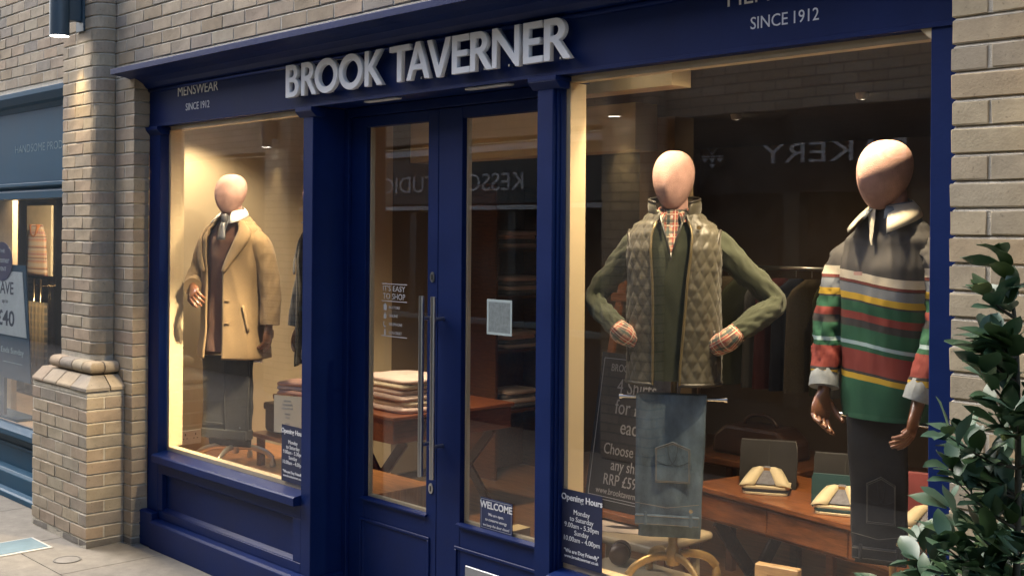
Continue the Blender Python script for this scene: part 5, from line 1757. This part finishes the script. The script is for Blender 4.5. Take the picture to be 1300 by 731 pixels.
for s in (-1, 1):
    collar_leaf(rg, s, zz(1.905), WC, w=.110, drop=.090, rad=.066, spread=12, thick=.003)
    collar_leaf(rg, s, zz(1.908), CUFFD, w=.070, drop=.045, rad=.058, name='under_collar', spread=4)
rows = []
for i in range(9):
    f = i / 8
    z = zz(1.775) + (zz(1.895) - zz(1.775)) * f
    ry = interp(RT, z)[1]
    rows.append([Vector((-.046 * f - .006, -ry * (1 - .1 * f) - .006, z)), Vector((-.034 * f, -ry - .009, z)), Vector((-.014 * f, -ry - .006, z))])
put('placket', MB().grid(rows), WC, rg, smooth=True, local=True)
put('chest_badge', bx(-.045, -.015, -.151, -.147, zz(1.690), zz(1.700)), mat('pink_thread', (.55, .33, .28), rough=.8), rg, local=True)
stand(rg, zz(1.30), GILT, 4, .20, R(20), bar=(zz(1.225), .19))
jeans('black jeans hung upside down over the bar below the striped rugby shirt', RL + Vector((-.025, -.035, zz(1.225))), R(22), .190, .46, BLACKD, THREADD, 11, lean=.01, tail=.03, pk0=.42, pk1=.74)

# ================================================================== 3. and 4. coats in the left window
def coat_mannequin(loc, rz, label, cloth, knit, collar_m, seed, hands=True, bent=True, tie=True):
    m_ = thing('mannequin', label, 'mannequin', loc, rz, 'window mannequins')
    CT = [(zz(1.10), .222, .160, .01), (zz(1.30), .200, .148, .006), (zz(1.50), .190, .140, .002), (zz(1.65), .196, .140, 0), (zz(1.75), .194, .128, 0), (zz(1.805), .172, .106, .004), (zz(1.845), .125, .088, .008), (zz(1.885), .084, .076, .008), (zz(1.91), .074, .070, .006)]
    BT_ = [(r[0], r[1] - .035, r[2] - .030, r[3]) for r in CT[:6]] + [(zz(1.845), .100, .074, .006), (zz(1.88), .070, .062, .006), (zz(1.91), .062, .058, .005)]
    head(m_, 1.938 - FZ, turn=R(-12), fwd=-.02)
    put('jumper', shell(BT_, zz(1.14), zz(1.885), lambda z: 0, full, disp=wr), knit, m_, smooth=True, local=True)
    # shirt front and collar
    rows = []
    for i in range(7):
        f = i / 6
        z = zz(1.79) + .10 * f
        ry = interp(BT_, z)[1]
        rows.append([Vector((x * .042 * f, -ry - .006, z)) for x in (-1, 0, 1)])
    put('shirt_front', MB().grid(rows), SHIRTW, m_, smooth=True, local=True)
    for s in (-1, 1):
        collar_leaf(m_, s, zz(1.915), SHIRTW, w=.095, drop=.070, rad=.060, name='shirt_collar', spread=14)
    if tie:
        put('tie_knot', MB().lathe([(.012, -.03), (.018, -.012), (.022, .010), (.016, .026)], (0, -.084, zz(1.875)), 14), SILK, m_, smooth=True, local=True)
        rows = [[Vector((-.016 - .016 * f, -.098 - .02 * f, zz(1.85) - .10 * f)), Vector((0, -.108 - .02 * f, zz(1.85) - .10 * f)), Vector((.016 + .016 * f, -.098 - .02 * f, zz(1.85) - .10 * f))] for f in [k / 5 for k in range(6)]]
        solid(put('tie', MB().grid(rows), SILK, m_, smooth=True, local=True), .004)
    # coat body: open in front
    fa = lambda z: .16 + .55 * max(0, (z - zz(1.62)) / .25)
    fb = lambda z: 2 * math.pi - .46 - .25 * max(0, (z - zz(1.62)) / .25)
    def fold(ph, z, s):
        d = .005 * noise.noise(Vector((math.sin(ph) * 2 + seed, math.cos(ph) * 2, z * 3))) - .010 * abs(noise.noise(Vector((math.sin(ph) * 3 + z * 2, math.cos(ph) * 3 + seed, z * 2.4))))
        return d + .010 * math.sin(ph * 5 + seed) * max(0, (zz(1.40) - z) / .3)
    o = put('coat_body', shell(CT, zz(1.10), zz(1.855), fa, fb, nz=60, nu=96, disp=fold), cloth, m_, smooth=True, local=True)
    solid(o, .010)
    # lapels
    for s, f0 in ((1, .16), (-1, .46)):
        rows = []
        for i in range(11):
            f = i / 10
            z = zz(1.60) + (zz(1.865) - zz(1.60)) * f
            inner = s * (f0 + .02 + .58 * f)
            wide = (.10 + .50 * f) if f < .72 else (.46 - .75 * (f - .72))
            a = body_point(CT, inner - s * .06, z, .010)
            b = body_point(CT, inner + s * wide * .5, z, .026)
            c = body_point(CT, inner + s * wide, z, .018)
            rows.append([a, b, c])
        solid(put('lapel', MB().grid(rows), cloth, m_, smooth=True, local=True), .007, 1)
        rows = []
        for i in range(13):
            f = i / 12
            ph = s * (math.pi - (math.pi - .70) * f)
            a = Vector((math.sin(ph) * .076, -math.cos(ph) * .072 + .008, zz(1.905) - .02 * f))
            b = Vector((math.sin(ph) * (.108 + .030 * f), -math.cos(ph) * (.098 + .02 * f) + .008, zz(1.842) - .02 * f))
            rows.append([a, (a + b) / 2 + Vector((math.sin(ph), -math.cos(ph), .3)) * .010, b])
        solid(put('collar', MB().grid(rows), collar_m, m_, smooth=True, local=True), .008, 1)
    # pocket welts, buttonholes
    a, b = body_point(CT, .78, zz(1.41), .013), body_point(CT, .98, zz(1.25), .013)
    for q, w in ((Vector((-.012, -.006, 0)), 0), (Vector((.022, .012, 0)), 1)):
        pass
    wl = [body_point(CT, .80 + .14 * k / 5, zz(1.415) - .15 * k / 5, .012) for k in range(6)]
    put('pocket_welt', MB().tube(wl, .010, 8, flat=.5), cloth, m_, smooth=True, local=True)
    for z in (1.44, 1.31):
        put('buttonhole', MB().tube([body_point(CT, .26, zz(z), .008), body_point(CT, .42, zz(z) + .004, .008)], .003, 6), collar_m, m_, local=True)
    # sleeves: one hanging, one bent to hold the coat edge
    put('sleeve', sleeve([(.095, .0, zz(1.755)), (.178, .006, zz(1.735)), (.222, .02, zz(1.62)), (.250, .02, zz(1.47)), (.262, .0, zz(1.30))], [.050, .068, .064, .060, .056], seed=seed + 1, wr=.006, per=12), cloth, m_, smooth=True, local=True)
    hand(m_, (.260, -.004, zz(1.288)), (-.05, -.12, -1), (-1, 0, 0), .6, 1.0, 1)
    if bent:
        put('sleeve', sleeve([(-.095, .0, zz(1.755)), (-.178, .0, zz(1.735)), (-.225, -.01, zz(1.63)), (-.235, -.06, zz(1.545)), (-.190, -.13, zz(1.52))], [.050, .066, .060, .054, .050], seed=seed + 2, wr=.007, per=12), cloth, m_, smooth=True, local=True)
        put('cuff', sleeve([(-.193, -.127, zz(1.521)), (-.178, -.146, zz(1.515))], [.055, .054], per=4, wr=.002), cloth, m_, smooth=True, local=True)
        hand(m_, (-.172, -.150, zz(1.512)), (.55, -.55, -.45), (.4, .6, -.5), .9, 1.0, -1)
    else:
        put('sleeve', sleeve([(-.095, .0, zz(1.755)), (-.192, .006, zz(1.735)), (-.255, .02, zz(1.62)), (-.295, .0, zz(1.47)), (-.300, -.03, zz(1.30))], [.055, .078, .075, .070, .064], seed=seed + 2, wr=.006, per=12), cloth, m_, smooth=True, local=True)
        hand(m_, (-.296, -.034, zz(1.288)), (.05, -.12, -1), (1, 0, 0), .6, 1.0, -1)
    stand(m_, zz(1.2), mat('nickel', (.62, .57, .48), rough=.3, metal=.8), 4, .24, R(15), bar=(zz(1.088), .21))
    return m_
CL = Vector((-6.19, .45, FZ))
coat_mannequin(CL, R(22), 'mannequin in an open camel wool coat over a russet jumper', CAMEL, RUSTK, CAMEL, 21)
jeans('charcoal trousers hung over the bar below the camel coat', CL + Vector((-.01, -.02, zz(1.088))), R(22), .34, .46, CHARW, THREADD, 17, kind='trousers', tail=.05)
coat_mannequin(Vector((-5.42, .58, FZ)), R(-10), 'mannequin in a dark grey coat, all but one arm hidden by the pilaster', SUIT, CHAR, SUIT, 40, bent=False)
# ------------------------------------------------------------------ bay laurel in a pot in front of the right-hand brickwork
LEAF, ntl, bl, LL = nodes_of('laurel_leaf')
oi = ntl.nodes.new('ShaderNodeObjectInfo')
crl = ntl.nodes.new('ShaderNodeValToRGB')
crl.color_ramp.elements[0].color = (.042, .088, .056, 1)
crl.color_ramp.elements[1].color = (.088, .155, .092, 1)
e = crl.color_ramp.elements.new(.93); e.color = (.05, .095, .03, 1)
e = crl.color_ramp.elements.new(.97); e.color = (.14, .16, .05, 1)
LL.new(oi.outputs['Random'], crl.inputs[0])
LL.new(crl.outputs[0], bl.inputs['Base Color'])
bl.inputs['Roughness'].default_value = .44
bl.inputs['Specular IOR Level'].default_value = .6
MATS['laurel_leaf'] = LEAF
BARK = mat('laurel_bark', (.045, .040, .026), rough=.9, var=.3, scale=40)
POT = Vector((-1.17, -.42, 0))
pl = thing('laurel_shrub', 'dark green leafy laurel shrub in the lower right corner before the brickwork', 'shrub', POT)
rp_ = random.Random(11)
put('planter', MB().lathe([(.17, 0), (.21, .34), (.225, .34), (.225, .38), (.19, .38), (.185, .35)], (0, 0, 0), 32), mat('lead_planter', (.06, .065, .07), rough=.6, var=.15), pl, smooth=True, local=True, auto=40)
put('soil', MB().lathe([(.183, .34), (.183, .352)], (0, 0, 0), 24), mat('soil', (.03, .02, .014), rough=1), pl, local=True)
def leaf_mesh(seed):
    r = random.Random(seed)
    L, W = .088 * r.uniform(.85, 1.15), .0200 * r.uniform(.85, 1.2)
    bend, fold = r.uniform(.06, .30), r.uniform(.15, .5)
    rows = []
    for i in range(7):
        f = i / 6
        w = W * max(.02, math.sin(math.pi * min(1, f * 1.0)) ** .75) * (1 if f < .97 else .2) + .0004
        wv = .0022 * math.sin(f * 9 + seed)
        z = -bend * L * f * f
        rows.append([(-w, L * f, z + w * fold + wv), (0, L * f, z), (w, L * f, z + w * fold - wv)])
    mb = MB().grid(rows)
    me = mb.mesh('leaf', smooth=True)
    me.materials.append(LEAF)
    return me
LM = [leaf_mesh(k) for k in range(9)]
# stems: a leader, side branches and twigs
stems = [crom([(0, 0, .34), (-.015, .01, .8), (.0, -.01, 1.25), (-.012, .0, 1.62), (-.045, .01, 1.80)], 6)]
trunk = MB().tube(stems[0], [.013 - .010 * i / (len(stems[0]) - 1) for i in range(len(stems[0]))], 8)
put('stem', trunk, BARK, pl, smooth=True, local=True)
slots = []
branches = []
def branch(z, az, ln, up, mult=1.0):
    k = min(range(len(stems[0])), key=lambda i: abs(stems[0][i].z - z))
    b = stems[0][k]
    d = Vector((math.cos(az), math.sin(az), up)).normalized()
    side = Vector((rp_.uniform(-.2, .2), rp_.uniform(-.2, .2), rp_.uniform(-.05, .25)))
    pts = crom([b, b + d * ln * .5 + side * .04, b + d * ln + side * .12 + Vector((0, 0, ln * .15))], 6)
    mb = MB().tube(pts, [.0048 - .0034 * i / (len(pts) - 1) for i in range(len(pts))], 6)
    put('branch', mb, BARK, pl, smooth=True, local=True)
    branches.append(pts)
    for i in range(2, len(pts)):
        for _ in range(1):
            slots.append((pts[i] + Vector((rp_.uniform(-.006, .006),) * 3), (pts[i] - pts[i - 1]).normalized()))
    for _ in range(2):
        slots.append((pts[-1], (pts[-1] - pts[-2]).normalized()))
LEFT = math.atan2(-RGT.y, -RGT.x)           # towards the left of the picture
z = .62
while z < 1.70:
    reach = .34 if z < .90 else .24 if z < 1.05 else .15 if z < 1.35 else .11 if z < 1.55 else .06
    n = 4 if z < 1.08 else 3 if z < 1.3 else 2 if z < 1.5 else 1
    for q in range(n):
        az = rp_.uniform(0, 2 * math.pi)
        if q == 0:
            az = LEFT + rp_.uniform(-.5, .5)
        branch(z + rp_.uniform(-.02, .02), az, reach * rp_.uniform(.65, 1.1), rp_.uniform(.2, .7), 1.5 if z < 1.3 else 1)
    z += .055
for p in stems[0][-5:]:
    for _ in range(2):
        slots.append((p, Vector((rp_.uniform(-1, 1), rp_.uniform(-1, 1), .8)).normalized()))
def leaf_matrix(p, d):
    az = rp_.uniform(0, 2 * math.pi)
    out = (d + Vector((math.cos(az), math.sin(az), rp_.uniform(-.35, .55))) * .9).normalized()
    up = Vector((rp_.uniform(-.5, .5), rp_.uniform(-.5, .5), 1)).normalized()
    x = out.cross(up).normalized()
    up = x.cross(out)
    s = rp_.uniform(.70, 1.15)
    m = Matrix((x, out, up)).transposed().to_4x4()
    return Matrix.Translation(p) @ m @ Matrix.Scale(s, 4)
items = []
for p, d in slots:
    M_ = leaf_matrix(p, d)
    w = POT + M_ @ Vector((0, .04, 0))
    px = project(w)
    depth = (w - Vector((0, -DIST, EYE))).dot(FWD)
    vis = 1000 < px[0] < 1320 and 280 < px[1] < 760
    items.append((0 if vis else 1, depth, M_))
items.sort(key=lambda q: (q[0], q[1]))
for i, (v, dp, M_) in enumerate(items[:290]):
    o = bpy.data.objects.new('leaf', LM[i % len(LM)])
    col.objects.link(o)
    o.parent = pl
    o.matrix_local = M_
rest = MB()
for i, (v, dp, M_) in enumerate(items[290:]):
    me = LM[i % len(LM)]
    rest.add([M_ @ q.co for q in me.vertices], [tuple(f.vertices) for f in me.polygons])
if rest.v:
    o = put('foliage', rest, LEAF, pl, smooth=True, local=True)
    o['kind'] = 'stuff'
print('LEAVES', len(items))
